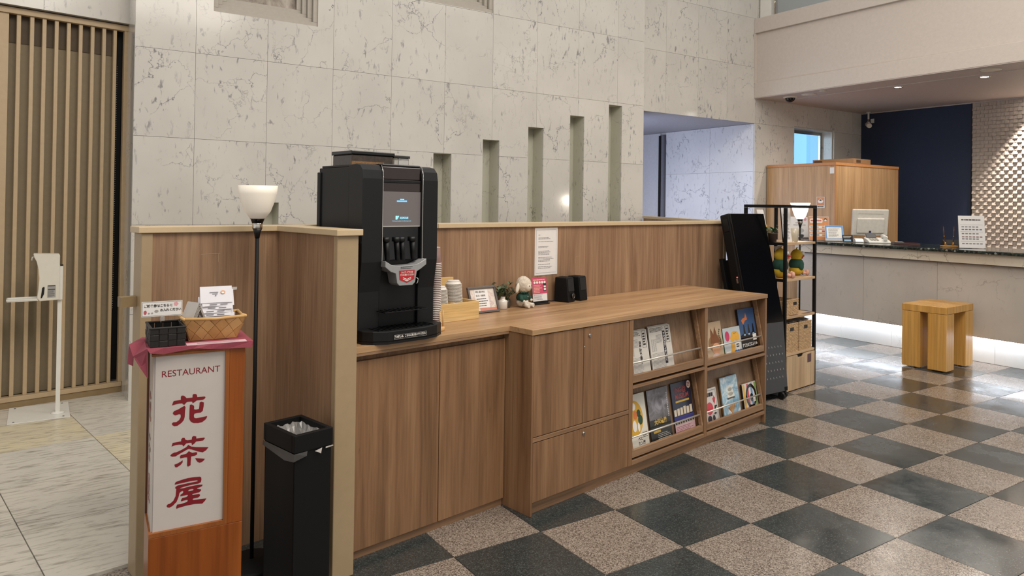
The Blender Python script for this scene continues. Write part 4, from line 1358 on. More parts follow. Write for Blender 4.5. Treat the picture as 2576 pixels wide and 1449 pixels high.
# ------------------------------------------------------------------ waste bin
bn = thing('waste_bin', 'tall black rectangular waste bin with a plastic bag liner', 'bin', (0.735, 2.432, 0), TH + 0.06)
bw_, bd_, bh_ = 0.142, 0.205, 0.60
mb = MB()
t_ = 0.004
mb.box(0, 0, 0, bw_, t_, bh_ - 0.055).box(0, bd_ - t_, 0, bw_, bd_, bh_ - 0.055).box(0, t_, 0, t_, bd_ - t_, bh_ - 0.055).box(bw_ - t_, t_, 0, bw_, bd_ - t_, bh_ - 0.055)
mb.box(t_, t_, 0, bw_ - t_, bd_ - t_, 0.006)
mb.build('body', M_BLACKM, bn, 0.002)
r_ = 0.004
mb = MB()
mb.box(-r_, -r_, bh_ - 0.06, bw_ + r_, 0.012, bh_).box(-r_, bd_ - 0.012, bh_ - 0.06, bw_ + r_, bd_ + r_, bh_).box(-r_, 0.012, bh_ - 0.06, 0.012, bd_ - 0.012, bh_).box(bw_ - 0.012, 0.012, bh_ - 0.06, bw_ + r_, bd_ - 0.012, bh_)
mb.build('rim_cover', M_BLACKM, bn, 0.002)
M_BAG = glass('bag_film', '#b9b7b4', 0.22, 0.55)
rnd = random.Random(3)
N1 = 12
vs, fs = [], []
for i in range(N1 + 1):
    for j in range(N1 + 1):
        x = 0.013 + (bw_ - 0.026) * i / N1
        y = 0.013 + (bd_ - 0.026) * j / N1
        e_ = min(i, j, N1 - i, N1 - j)
        z = bh_ - 0.018 - 0.05 * min(1, e_ / 4) + rnd.uniform(-0.016, 0.016) * (1 if e_ else 0.3)
        vs.append((x, y, z))
for i in range(N1):
    for j in range(N1):
        a = i * (N1 + 1) + j
        fs.append((a, a + N1 + 1, a + N1 + 2, a + 1))
sheet(vs, fs, 'bag_liner', bn, M_BAG, 0.0006)
M_FILM = plain('white_film', '#b5b0a9', 0.4)
sheet([(-0.006, -0.006, bh_ - 0.06), (-0.007, bd_, bh_ - 0.06), (-0.009, bd_, bh_ - 0.075), (-0.010, 0.05, bh_ - 0.092), (-0.008, -0.008, bh_ - 0.085), (0.04, -0.010, bh_ - 0.074), (0.045, -0.006, bh_ - 0.06)],
      [(0, 1, 2, 3, 4), (0, 4, 5, 6)], 'bag_edge', bn, plain('bag_film2', '#3b3937', 0.3), 0.0006)
sheet([(0.072, -0.008, bh_ - 0.066), (0.10, -0.009, bh_ - 0.060), (0.094, -0.012, bh_ - 0.078), (0.085, -0.010, bh_ - 0.072)], [(0, 3, 2, 1)], 'bag_scrap', bn, M_FILM, 0.0008)
sheet([(0.115, -0.007, bh_ - 0.0605), (0.145, -0.007, bh_ - 0.0605), (0.146, -0.007, bh_ - 0.064), (0.115, -0.007, bh_ - 0.066)], [(0, 1, 2, 3)], 'bag_scrap', bn, M_FILM, 0.0008)

# ------------------------------------------------------------------ floor lamps
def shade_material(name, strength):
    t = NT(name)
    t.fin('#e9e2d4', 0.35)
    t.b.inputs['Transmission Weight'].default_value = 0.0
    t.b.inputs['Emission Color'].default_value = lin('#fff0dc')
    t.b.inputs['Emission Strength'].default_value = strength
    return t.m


def floor_lamp(loc, label, strength, power, z0, shade_h=0.126, r_top=0.073):
    o = thing('floor_lamp', label, 'lamp', loc, TH)
    MB().lathe([(0.11, 0.001), (0.11, 0.012), (0.10, 0.02), (0.02, 0.026), (0.011, 0.03)], 28).build('base', M_BLACKM, o)
    MB().tube([(0, 0, 0.028), (0, 0, z0 - 0.055)], 0.0075, 14).build('pole', M_BLACKM, o)
    MB().lathe([(0.0085, z0 - 0.075), (0.012, z0 - 0.055), (0.018, z0 - 0.038)], 20).build('collar', M_BLACK, o)
    MB().lathe([(0.0185, z0 - 0.038), (0.0195, z0 - 0.036), (0.0185, z0 - 0.032), (0.020, z0 - 0.029), (0.0185, z0 - 0.025), (0.020, z0 - 0.022), (0.0195, z0 - 0.018)], 20).build('socket_ring', M_CHROME, o)
    MB().lathe([(0.020, z0 - 0.018), (0.025, z0 - 0.004), (0.028, z0)], 20).build('shade_holder', M_BLACKG, o)
    prof = [(0.028, 0.0), (0.045, 0.25), (0.058, 0.5), (0.067, 0.75), (1.0, 1.0)]
    prof = [(0.028, z0), (0.048, z0 + shade_h * 0.22), (0.061, z0 + shade_h * 0.5), (0.069, z0 + shade_h * 0.75), (r_top, z0 + shade_h), (r_top - 0.004, z0 + shade_h),
            (0.065, z0 + shade_h * 0.75), (0.057, z0 + shade_h * 0.5), (0.044, z0 + shade_h * 0.22), (0.022, z0 + 0.006)]
    MB().lathe(prof, 32).build('glass_shade', shade_material('shade_%s' % strength, strength), o)
    if power:
        l = bpy.data.lights.new('lamp_bulb', 'POINT')
        l.energy, l.color, l.shadow_soft_size = power, (1, 0.9, 0.75), 0.03
        lo = bpy.data.objects.new('lamp_bulb', l)
        COL.objects.link(lo)
        lo.location = (0, 0, z0 + shade_h + 0.01)
        lo.parent = o
    return o


floor_lamp(T(-1.10, 0.40, 0), 'black floor lamp with faintly glowing frosted glass shade in the partition corner', 0.14, 0, 1.325)  # no bulb here; a faint glow in the shade material brightens it

# ------------------------------------------------------------------ coffee machine
cm = thing('coffee_machine', 'large black coffee machine with a screen and silver spout tray', 'coffee machine', T(-0.765, 0.195, 0.8335), TH)
MW, MD, MH = 0.372, 0.36, 0.715
M_CM = plain('machine_black', '#121213', 0.45, var=0.05, bump=0.04, spec=0.35)
B('rear_body', (0.004, 0.11, 0.012, MW - 0.004, MD, MH - 0.012), M_CM, cm, 0.004)
B('back_panel', (-0.004, MD - 0.02, 0.02, MW + 0.004, MD + 0.004, MH - 0.03), M_CM, cm, 0.003)
B('lid', (0.006, 0.09, MH - 0.012, MW - 0.006, MD - 0.02, MH - 0.003), M_BLACK, cm, 0.002)
# two front cheeks, curved at the top
for x0, x1 in ((0.0, 0.098), (0.288, MW)):
    prof = [(0.02, 0.012), (0.11, 0.012), (0.11, MH - 0.004), (0.055, MH), (0.025, MH - 0.006), (0.006, MH - 0.025), (0.0, MH - 0.06), (0.0, 0.32), (0.012, 0.25), (0.02, 0.20)]
    MB().prism(prof, x0, x1, 'X').build('front_cheek', M_CM, cm, 0.006, 3)
B('brow', (0.099, 0.008, MH - 0.075, 0.287, 0.11, MH - 0.062), M_CM, cm, 0.002)
B('upper_glass', (0.099, 0.012, MH - 0.062, 0.287, 0.10, MH - 0.008), plain('brown_gloss', '#2b211d', 0.1), cm, 0.004)
B('crown', (0.099, 0.014, MH - 0.008, 0.287, 0.11, MH + 0.002), M_BLACKG, cm, 0.003)
B('lower_front', (0.098, 0.035, 0.012, 0.288, 0.11, 0.325), M_CM, cm, 0.003)
B('lower_glass', (0.099, 0.014, 0.325, 0.287, 0.10, 0.462), M_BLACKG, cm, 0.001)
B('header_glass', (0.099, 0.010, 0.605, 0.287, 0.10, 0.645), plain('brown_gloss', '#2b211d', 0.1), cm, 0.001)
scn = B('screen', (0.099, 0.0095, 0.464, 0.287, 0.10, 0.605), glow('screen_grey', '#575150', 0.55), cm, 0.0)
B('screen_edge', (0.099, 0.008, 0.4605, 0.287, 0.0125, 0.464), M_CHROME, cm)
C_CY = glow('screen_cyan', '#7fd0f5', 1.1)
F('progress_bar', [rect(0.168, 0.563, 0.218, 0.569)], glow('screen_blue', '#5fa8ee', 1.0), scn, 0.009)
lines('progress_text', 0.184, 0.571, 0.204, 0.576, 1, C_CY, scn, 0.009, 0.6, 3, 0)
text('logo_lettering', 'DE JONG DUKE', 0.0108, C_CY, scn, (0.205, 0.009, 0.497), 'CENTER', 0.55, 0.0003)
F('logo_mark', [rect(0.163, 0.490, 0.171, 0.505), [(0.172, 0.490), (0.180, 0.505), (0.172, 0.505)]], C_CY, scn, 0.009)
text('tagline', 'Dedicated quality in the finishing touch', 0.0052, C_CY, scn, (0.194, 0.009, 0.484), 'CENTER', 1.12, 0.0)
# silver lines down the cheeks
for x in (0.094, 0.292):
    MB().tube([(x, 0.012, MH - 0.004), (x, -0.001, MH - 0.035), (x, -0.001, 0.325), (x, 0.0, 0.305)], 0.0016, 8).build('silver_line', M_CHROME, cm)
# dark nozzles behind the glass
for k, x in enumerate((0.125, 0.175, 0.2, 0.253)):
    nz = MB().tube([(x - 0.006, 0.0095, 0.40), (x - 0.006, 0.0095, 0.418)], 0.014, 12)
    nz.tube([(x - 0.004, 0.0095, 0.41), (x + 0.004, 0.0095, 0.322)], [0.010, 0.008], 10)
    nz.build('nozzle', plain('nozzle_black', '#020203', 0.5), cm)
# silver spout housing: U shaped bridge
M_SILV = plain('silver_plastic', '#9c9c9c', 0.35, 0.25, var=0.02)
mb = MB()
prof = [(0.092, 0.325), (0.092, 0.300), (0.118, 0.280), (0.142, 0.272), (0.150, 0.232), (0.160, 0.222), (0.226, 0.222), (0.238, 0.232), (0.246, 0.276), (0.266, 0.286), (0.294, 0.303), (0.294, 0.328), (0.262, 0.312), (0.240, 0.304), (0.148, 0.302), (0.122, 0.308)]
mb.prism(prof, -0.030, 0.034, 'Y')
mb.build('spout_housing', M_SILV, cm, 0.004, 3)
stk = F('red_sticker', [[(0.157, 0.283), (0.234, 0.283), (0.232, 0.246), (0.196, 0.232), (0.160, 0.246)]], plain('sticker_red', '#b3242c', 0.35), cm, -0.0310)
text('lettering', 'カップ・グラスは', 0.0085, C_WHITE, stk, (0.196, -0.0316, 0.275), 'CENTER', 0.85, 0.0003)
text('lettering', 'こちらに置いてください', 0.0085, C_WHITE, stk, (0.196, -0.0316, 0.2645), 'CENTER', 0.74, 0.0003)
F('chevrons', [[(0.176, 0.2555 - 0.006 * k), (0.196, 0.2475 - 0.006 * k), (0.216, 0.2555 - 0.006 * k), (0.216, 0.2525 - 0.006 * k), (0.196, 0.2445 - 0.006 * k), (0.176, 0.2525 - 0.006 * k)] for k in range(2)], C_WHITE, stk, -0.0316)
lines('spout_print', 0.165, 0.288, 0.228, 0.300, 2, M_INK, cm, -0.0305, 0.4, 21)
MB().tube([(0.246, -0.02, 0.252), (0.256, -0.026, 0.244), (0.252, -0.026, 0.228), (0.246, -0.024, 0.226)], 0.0018, 8).build('tap_hook', M_CHROME, cm)
# cup shelf and drip tray
B('cup_shelf', (0.085, -0.045, 0.118, 0.300, 0.036, 0.122), M_BLACKG, cm, 0.001)
mb = MB()
for k in range(9):
    mb.box(0.10 + 0.021 * k, -0.038, 0.122, 0.106 + 0.021 * k, 0.02, 0.124)
mb.build('shelf_ribs', M_BLACK, cm)
tray = [(0.0, 0.12), (0.0, -0.01), (0.03, -0.045), (0.08, -0.075), (0.27, -0.075), (0.335, -0.055), (MW + 0.012, -0.02), (MW + 0.012, 0.12)]
MB().prism(tray, 0.0, 0.010, 'Z').build('foot', M_BLACK, cm)
MB().prism(tray, 0.010, 0.052, 'Z').build('drip_tray', M_CM, cm, 0.004)
mb = MB()
for k in range(15):
    mb.box(0.05 + 0.019 * k, -0.055, 0.052, 0.0545 + 0.019 * k, 0.033, 0.0545)
mb.build('drip_grille', M_BLACKG, cm)
lb = B('warning_label', (0.105, -0.0762, 0.015, 0.268, -0.0754, 0.036), M_BLACKG, cm)
F('label_border', [rect(0.107, 0.017, 0.266, 0.0175), rect(0.107, 0.0335, 0.266, 0.034), rect(0.107, 0.017, 0.1075, 0.034), rect(0.2655, 0.017, 0.266, 0.034)], C_WHITE, lb, -0.0766)
text('lettering', '飲み残しは、こちらに流さないでください', 0.0108, C_WHITE, lb, (0.1865, -0.0766, 0.0258), 'CENTER', 0.75, 0.0004)
# bean hoppers
hp = MB().box(0.045, 0.16, MH - 0.003, 0.248, 0.32, MH + 0.044).build('bean_hopper', plain('smoked_tub', '#3a2f26', 0.15, var=0.3, scale=60), cm, 0.004)
B('hopper_lid', (0.040, 0.155, MH + 0.044, 0.253, 0.325, MH + 0.060), M_BLACKG, hp, 0.003)
B('bean_fill', (0.044, 0.159, MH + 0.0, 0.20, 0.17, MH + 0.016), plain('coffee_beans', '#7a5a36', 0.7, var=0.4, scale=200), hp)
hp2 = MB().box(0.258, 0.17, MH - 0.003, 0.338, 0.31, MH + 0.040).build('powder_hopper', glass('clear_tub', '#e0dcd4', 0.05, 0.85), cm, 0.004)
B('hopper_lid', (0.255, 0.166, MH + 0.040, 0.341, 0.314, MH + 0.052), glass('smoked_lid', '#3a3836', 0.2, 0.4), hp2, 0.002)
MB().tube([(-0.004, 0.02, 0.395), (-0.014, 0.02, 0.395)], 0.008, 12).build('side_lock', M_CHROME, cm)

# ------------------------------------------------------------------ stack of paper cups on its wooden holder
ch_ = thing('cup_holder', 'round wooden cup holder with two upright dowels beside the machine', 'holder', T(-0.338, 0.255, 0.8335), TH)
MB().lathe([(0.030, 0.0), (0.031, 0.002), (0.031, 0.014), (0.029, 0.016)], 28).build('base', plain('beech', '#cda36c', 0.5), ch_)
for a in (-0.1, 1.2, 2.9, 4.4):
    MB().tube([(0.026 * math.cos(a), 0.026 * math.sin(a), 0.0165), (0.026 * math.cos(a), 0.026 * math.sin(a), 0.085)], 0.0028, 10).build('dowel', plain('beech', '#cda36c', 0.5), ch_)
M_CUP = plain('printed_cup', '#7d5f57', 0.6, var=0.12, scale=50)
M_CUPW = plain('cup_white', '#d8d2cc', 0.5, var=0.02)
cup_c = T(-0.345, 0.262, 0.0)
z = 0.8335 + 0.017
base_cup = None
NC = 36
for k in range(NC):
    o = thing('paper_cup', 'topmost upturned brown paper cup of the tall stack beside the machine' if k == NC - 1 else 'brown paper cup nested in the tall stack beside the machine', 'cup', (cup_c.x, cup_c.y, z), 0.3, 0, 'paper cups in the tall stack')
    if base_cup is None:
        cb = MB().lathe([(0.0215, 0.0), (0.0155, 0.072), (0.0150, 0.072), (0.0205, 0.0015)], 20, caps=False).build('cup_wall', M_CUP, o)
        cr = MB().lathe([(0.0212, -0.0001), (0.0228, 0.0006), (0.0232, 0.0018), (0.0226, 0.0030), (0.0213, 0.0036)], 20, caps=False).build('rim', M_CUPW, o)
        ce = MB().lathe([(0.0154, 0.0705), (0.0156, 0.0735), (0.0140, 0.0735), (0.0138, 0.0705)], 20).build('cup_base', M_CUPW, o)
        base_cup = (cb, cr, ce)
    else:
        for q in base_cup:
            dup(q, o)
    z += 0.0079

# ------------------------------------------------------------------ pine organiser with lids
og = thing('pine_organiser', 'pine box organiser holding white cup lids on the worktop', 'organiser', T(-0.215, 0.395, 0.8335), TH)
OW, OD, OH = 0.235, 0.20, 0.086
mb = MB()
B('front_wall', (0, 0, 0, OW, 0.010, OH), W_PINE, og, 0.001)
B('back_wall', (0, OD - 0.010, 0, OW, OD, OH), W_PINE, og, 0.001)
B('end_wall', (0, 0.0102, 0, 0.010, OD - 0.0102, OH), W_PINE, og, 0.001)
B('end_wall', (OW - 0.010, 0.0102, 0, OW, OD - 0.0102, OH), W_PINE, og, 0.001)
B('partition', (0.115, 0.0102, 0.006, 0.122, OD - 0.0102, OH - 0.006), W_PINE, og)
B('floor_board', (0.0102, 0.0102, 0.0, OW - 0.0102, OD - 0.0102, 0.006), W_PINE, og)
ob = thing('pine_box', 'tall pine box of small packets behind the cup lids', 'box', T(-0.21, 0.598 - 0.0, 0.8335), TH)
ob.location = T(-0.205, 0.5985, 0.8335)
B('front_wall', (0, 0, 0, 0.225, 0.006, 0.185), W_PINE, ob, 0.001)
B('back_wall', (0, 0.0185, 0, 0.225, 0.0235, 0.185), W_PINE, ob, 0.001)
B('end_wall', (0, 0.0062, 0, 0.006, 0.0183, 0.185), W_PINE, ob)
B('end_wall', (0.219, 0.0062, 0, 0.225, 0.0183, 0.185), W_PINE, ob)
B('packet_fill', (0.0062, 0.0062, 0, 0.2188, 0.0183, 0.17), plain('packet_pale', '#c9c4b4', 0.6, var=0.2), ob)
MB().tube([(0.075, 0.012, 0.19), (0.095, 0.012, 0.205)], 0.010, 12).build('small_tub', M_WHITE, ob)
MB().ball((0.05, 0.012, 0.188), 0.012, 0.006, 0.012, 10, 6).build('green_packet', plain('packet_green', '#5f8a5a', 0.5), ob)
M_LID = plain('lid_white', '#d9d2c8', 0.45, var=0.02)
lidm = None
for (lu, lv, n, lab, r) in ((-0.045, 0.50, 28, 'the taller white stack of cup lids in the pine organiser', 1.0), (-0.155, 0.47, 25, 'the white stack of cup lids nearest the cup tower', 0.92)):
    for k in range(n):
        nm = 'white plastic cup lid topping ' if k == n - 1 else 'white plastic cup lid within '
        p = T(lu - 0.0005 * k, lv, 0.8335 + 0.0065 + 0.0058 * k)
        o = thing('cup_lid', nm + lab, 'lid', p, TH, -0.04, 'cup lids in the pine organiser')
        o.scale = (r, r, r)
        if lidm is None:
            lidm = MB().lathe([(0.0365, 0.0), (0.0415, 0.0003), (0.0415, 0.0026), (0.0368, 0.0030), (0.0358, 0.010), (0.034, 0.0115), (0.029, 0.0105)], 24).build('lid_shell', M_LID, o)
        else:
            dup(lidm, o)
        if k == n - 1:
            MB().lathe([(0.032, 0.011), (0.030, 0.018), (0.028, 0.0195)], 24).build('lid_dome', M_LID, o)

# framed handwritten notice
fr = thing('framed_notice', 'grey-framed handwritten notice leaning behind the pine organiser', 'picture frame', T(0.075, 0.515, 0.8335), TH - 0.06, -0.36)
FW_, FH_ = 0.180, 0.138
mb = MB()
mb.box(0, -0.008, 0, FW_, 0.006, 0.011).box(0, -0.008, FH_ - 0.011, FW_, 0.006, FH_).box(0, -0.008, 0.011, 0.011, 0.006, FH_ - 0.011).box(FW_ - 0.011, -0.008, 0.011, FW_, 0.006, FH_ - 0.011)
mb.build('frame', plain('grey_frame2', '#5b5552', 0.45), fr, 0.002)
t = NT('leaf_print')
nv = t.noise(t.coords('Object'), 35, 5, 0.6, 1.2)
t.fin(t.ramp(nv, [(0.3, '#b8b48c'), (0.45, '#d9cfc4'), (0.62, '#c9b4ac'), (0.72, '#9aa4a8')]), 0.4)
B('backing', (0.011, 0.0, 0.011, FW_ - 0.011, 0.005, FH_ - 0.011), t.m, fr)
F('colour_band', [rect(0.06, 0.011, FW_ - 0.011, 0.026)], plain('coral', '#c77f6c', 0.5), fr, -0.0005)
F('note_paper', [[(0.04, 0.028), (0.125, 0.026), (0.128, 0.122), (0.042, 0.122)]], M_PAPER, fr, -0.001)
text('handwriting', '커피는 셀프서비스', 0.0118, M_INK, fr, (0.046, -0.0016, 0.110), 'LEFT', 0.72, 0.0002)
text('handwriting', '입니다  사용후에', 0.0118, M_INK, fr, (0.048, -0.0016, 0.090), 'LEFT', 0.72, 0.0002)
lines('handwriting_rows', 0.048, 0.032, 0.122, 0.08, 4, M_INK, fr, -0.0016, 0.3, 33, 0.3)

# ------------------------------------------------------------------ plants
def leaf_mesh(L, W):
    return [(0, 0, 0), (-W / 2, L * 0.45, 0.1 * L), (0, L * 0.5, 0.04 * L), (W / 2, L * 0.45, 0.1 * L), (0, L, 0.0)], [(0, 2, 1), (0, 3, 2), (1, 2, 4), (2, 3, 4)]


def plant_foliage(parent, n, c, rad, zlo, zhi, L, W, mat, seed, stems=7):
    rnd = random.Random(seed)
    st = MB()
    tips = []
    for k in range(stems):
        a = 2 * PI * k / stems + rnd.uniform(-0.3, 0.3)
        r = rad * rnd.uniform(0.35, 1.0)
        tip = Vector((c[0] + r * math.cos(a), c[1] + r * math.sin(a), rnd.uniform(zlo + (zhi - zlo) * 0.45, zhi)))
        st.tube([(c[0], c[1], zlo), ((c[0] + tip.x) / 2, (c[1] + tip.y) / 2, zlo + (tip.z - zlo) * 0.7), tip], 0.0013, 6)
        tips.append(tip)
    st.build('stems', plain('stem_green', '#5a6b3e', 0.6), parent)
    vs, fs = leaf_mesh(L, W)
    base = MB().add(vs, fs).build('leaf', mat, parent)
    for k in range(n):
        o = base if k == 0 else dup(base, parent)
        tip = tips[k % stems]
        f = rnd.uniform(0.35, 1.05)
        o.location = (c[0] + (tip.x - c[0]) * f + rnd.uniform(-0.008, 0.008), c[1] + (tip.y - c[1]) * f + rnd.uniform(-0.008, 0.008), zlo + (tip.z - zlo) * (0.25 + 0.75 * f) + rnd.uniform(-0.006, 0.006))
        o.rotation_euler = (rnd.uniform(-0.9, 0.9), rnd.uniform(-0.6, 0.6), rnd.uniform(0, 2 * PI))
        s_ = rnd.uniform(0.75, 1.2)
        o.scale = (s_, s_, s_)


M_LEAF = plain('leaf_dusty', '#4f6144', 0.55, var=0.2)
M_LEAF2 = plain('leaf_olive', '#37402a', 0.5, var=0.2)
vz = thing('vase_plant', 'dusty green sprigs in a white ceramic bottle vase beside the frame', 'plant', T(0.330, 0.565, 0.8335), TH)
MB().lathe([(0.024, 0.0), (0.027, 0.003), (0.027, 0.038), (0.024, 0.046), (0.015, 0.050), (0.014, 0.060), (0.016, 0.063), (0.013, 0.063), (0.012, 0.052)], 28).build('vase', plain('glazed_white', '#d8d0c6', 0.18, var=0.02), vz)
plant_foliage(vz, 80, (-0.018, 0.0), 0.062, 0.058, 0.136, 0.024, 0.016, M_LEAF, 4, 9)
v2_ = thing('pot_plant', 'dark olive leafy sprigs in a clear glass behind the white vase', 'plant', T(0.383, 0.588, 0.8335), TH)
MB().lathe([(0.018, 0.0), (0.02, 0.002), (0.021, 0.045), (0.0195, 0.045), (0.0185, 0.004)], 20, caps=False).build('glass_pot', glass('pot_glass', '#b8b09a', 0.05, 0.9), v2_)
MB().lathe([(0.017, 0.003), (0.0175, 0.030)], 16).build('soil', plain('soil', '#4a3d2c', 0.9), v2_)
plant_foliage(v2_, 70, (0, 0), 0.05, 0.03, 0.14, 0.023, 0.014, M_LEAF2, 8, 9)

# ------------------------------------------------------------------ plush lamb on the worktop
M_WOOL = plain('wool_cream', '#cbbfae', 0.95, var=0.15, scale=120, bump=0.8, bscale=260)
M_PLUSH = plain('plush_cream', '#d3c8b8', 0.95, var=0.05, bump=0.3, bscale=500)
M_JACKET = plain('green_felt', '#1f4438', 0.9, var=0.08, bump=0.2, bscale=600)
pl = thing('plush_lamb', 'cream plush lamb in a green jacket sitting on the worktop', 'plush toy', T(0.462, 0.548, 0.8335), 0.42)
MB().ball((0, 0, 0.026), 0.036, 0.034, 0.026, 18, 10).build('body', M_PLUSH, pl)
MB().ball((0, 0, 0.052), 0.037, 0.034, 0.030, 18, 10).build('jacket', M_JACKET, pl)
MB().ball((0.0, -0.006, 0.122), 0.045, 0.042, 0.046, 34, 22, wob=0.05, seed=3).build('woolly_head', M_WOOL, pl)
MB().ball((0.0, -0.036, 0.112), 0.026, 0.016, 0.024, 18, 10).build('face', M_PLUSH, pl)
for s_ in (-1, 1):
    MB().ball((s_ * 0.050, 0.000, 0.108), 0.013, 0.010, 0.030, 12, 8, Matrix.Rotation(s_ * -0.45, 3, 'Y')).build('ear', M_PLUSH, pl)
    MB().ball((s_ * 0.010, -0.0505, 0.118), 0.0028, nu=8, nv=6).build('eye', M_BLACKG, pl)
    MB().tube([(s_ * 0.030, -0.008, 0.066), (s_ * 0.044, -0.02, 0.048), (s_ * 0.040, -0.030, 0.040)], [0.011, 0.011, 0.009], 12).build('sleeve', M_JACKET, pl)
    MB().ball((s_ * 0.039, -0.034, 0.037), 0.008, nu=10, nv=8).build('paw', M_PLUSH, pl)
    MB().tube([(s_ * 0.016, -0.020, 0.018), (s_ * 0.022, -0.044, 0.013), (s_ * 0.023, -0.058, 0.013)], [0.012, 0.0115, 0.012], 12).build('leg', M_PLUSH, pl)
    MB().ball((s_ * 0.006, -0.035, 0.060), 0.0025, nu=8, nv=6).build('button', M_STEEL, pl)
F('mouth', [[(-0.008, 0.105), (-0.004, 0.101), (0, 0.104), (0.004, 0.101), (0.008, 0.105), (0.008, 0.1035), (0.004, 0.0995), (0, 0.1025), (-0.004, 0.0995), (-0.008, 0.1035)]], M_INK, pl, -0.0525)
mb = MB()
for k in range(6):
    a = -PI * 0.85 + k * PI * 0.14
    mb.ball((0.030 * math.cos(a), 0.028 * math.sin(a), 0.081), 0.010, 0.006, 0.006, 8, 6)
mb.build('collar', M_JACKET, pl)

# pink flyer stand
fy = thing('flyer_stand', 'magenta and white printed flyer on a small black stand', 'flyer', T(0.562, 0.568, 0.8335), TH - 0.06, -0.10)
B('stand_foot', (0.0, -0.02, 0.0, 0.115, 0.03, 0.006), M_BLACK, fy, 0.002)
B('stand_lip', (0.0, -0.006, 0.006, 0.115, 0.004, 0.018), M_BLACK, fy, 0.001)
B('sheet', (0.004, -0.0015, 0.018, 0.111, 0.0, 0.150), M_PAPER, fy)
F('magenta_field', [rect(0.004, 0.058, 0.111, 0.150)], plain('flyer_pink', '#c14a68', 0.4), fy, -0.002)
F('dots', [circ(0.020 + 0.019 * k, 0.122, 0.0075, 14) for k in range(5)], C_WHITE, fy, -0.0025)
lines('print', 0.012, 0.062, 0.075, 0.110, 6, plain('salmon_print', '#e2b09a', 0.5), fy, -0.0025, 0.5, 41)
lines('heading', 0.010, 0.131, 0.105, 0.142, 1, plain('salmon_print', '#e2b09a', 0.5), fy, -0.0025, 0.6, 42, 0.1)
F('phone_picture', [rect(0.084, 0.072, 0.106, 0.116)], M_INK, fy, -0.0025)
F('phone_picture', [rect(0.087, 0.092, 0.103, 0.102), rect(0.087, 0.077, 0.103, 0.088)], C_WHITE, fy, -0.003)
lines('small_print', 0.008, 0.024, 0.078, 0.055, 5, M_GREYINK, fy, -0.0021, 0.35, 43)

# ------------------------------------------------------------------ desktop speakers
def speaker(loc, rz, label, knob):
    o = thing('desktop_speaker', label, 'speaker', loc, rz, 0, 'pair of desktop speakers')
    w, d, h = 0.078, 0.098, 0.142
    MB().prism([(0.0, 0.0), (d, 0.0), (d * 0.96, h), (0.016, h)], 0, w, 'X').build('cabinet', M_BLACKM, o, 0.006, 3)
    MB().hexa([(0.006, 0.0045, 0.062), (w - 0.006, 0.0045, 0.062), (w - 0.006, 0.012, 0.062), (0.006, 0.012, 0.062)],
              [(0.006, 0.012, h - 0.008), (w - 0.006, 0.012, h - 0.008), (w - 0.006, 0.02, h - 0.008), (0.006, 0.02, h - 0.008)]).build('grille', plain('speaker_cloth', '#141415', 0.9, bump=0.3, bscale=900), o)
    if knob:
        MB().tube([(w * 0.55, 0.004, 0.036), (w * 0.55, -0.008, 0.036)], 0.013, 20).build('volume_knob', M_BLACK, o)
        mb = MB()
        for k in range(20):
            a, b_ = 2 * PI * k / 20, 2 * PI * (k + 1) / 20
            mb.tube([(w * 0.55 + 0.0135 * math.cos(a), -0.0082, 0.036 + 0.0135 * math.sin(a)), (w * 0.55 + 0.0135 * math.cos(b_), -0.0082, 0.036 + 0.0135 * math.sin(b_))], 0.0008, 5, False)
        mb.build('knob_ring', M_STEEL, o)
    return o


speaker(T(0.790, 0.505, 0.8335), TH + 0.22, 'black desktop speaker with a round volume knob on the worktop', True)
speaker(T(0.902, 0.512, 0.8335), TH + 0.16, 'plain black desktop speaker, right one of the pair', False)
cb = MB().tube([T(0.79, 0.60, 0.838), T(0.765, 0.598, 0.838), T(0.745, 0.602, 0.838), T(0.735, 0.613, 0.838)], 0.003, 8).build('speaker_cable', M_BLACK)
tag(cb, 'short black cable looping out behind the speakers', 'cable')

# notice on the partition
no = thing('wall_notice', 'white printed sheet taped to the veneer partition above the worktop', 'notice', T(0.628, 0.6245, 0.988), TH)
B('sheet', (0, -0.0012, 0, 0.188, 0.0, 0.273), M_PAPER, no)
F('border', [rect(0.010, 0.012, 0.178, 0.0132), rect(0.010, 0.260, 0.178, 0.2612), rect(0.010, 0.012, 0.0112, 0.26), rect(0.1768, 0.012, 0.178, 0.26)], M_GREYINK, no, -0.0016)
for z0, z1, n, x1 in ((0.228, 0.234, 1, 0.05), (0.205, 0.219, 2, 0.13), (0.19, 0.196, 1, 0.155), (0.155, 0.167, 2, 0.13), (0.115, 0.142, 4, 0.158), (0.076, 0.105, 4, 0.158), (0.058, 0.066, 1, 0.15), (0.036, 0.052, 2, 0.158)):
    lines('small_print', 0.028, z0, x1, z1, n, M_GREYINK, no, -0.0017, 0.35, int(z0 * 1000))

# ------------------------------------------------------------------ digital signage stand
tv = thing('signage_display', 'tall black tilted signage display on castors beyond the counter end', 'display', (4.24, 3.30, 0), 0)
TA = math.radians(13.2)


def tilt_box(name, x0, x1, s0, s1, d0, d1, ybase, zbase, ang, mat, parent, bevel=0.0):
    """box on a leaning plane: s along the slope, d behind it"""
    c_, sn = math.cos(ang), math.sin(ang)

    def P(x, s_, d):
        return (x, ybase + s_ * sn + d * c_, zbase + s_ * c_ - d * sn)
    bot = [P(x0, s0, d0), P(x1, s0, d0), P(x1, s0, d1), P(x0, s0, d1)]
    top = [P(x0, s1, d0), P(x1, s1, d0), P(x1, s1, d1), P(x0, s1, d1)]
    return MB().hexa(bot, top).build(name, mat, parent, bevel)


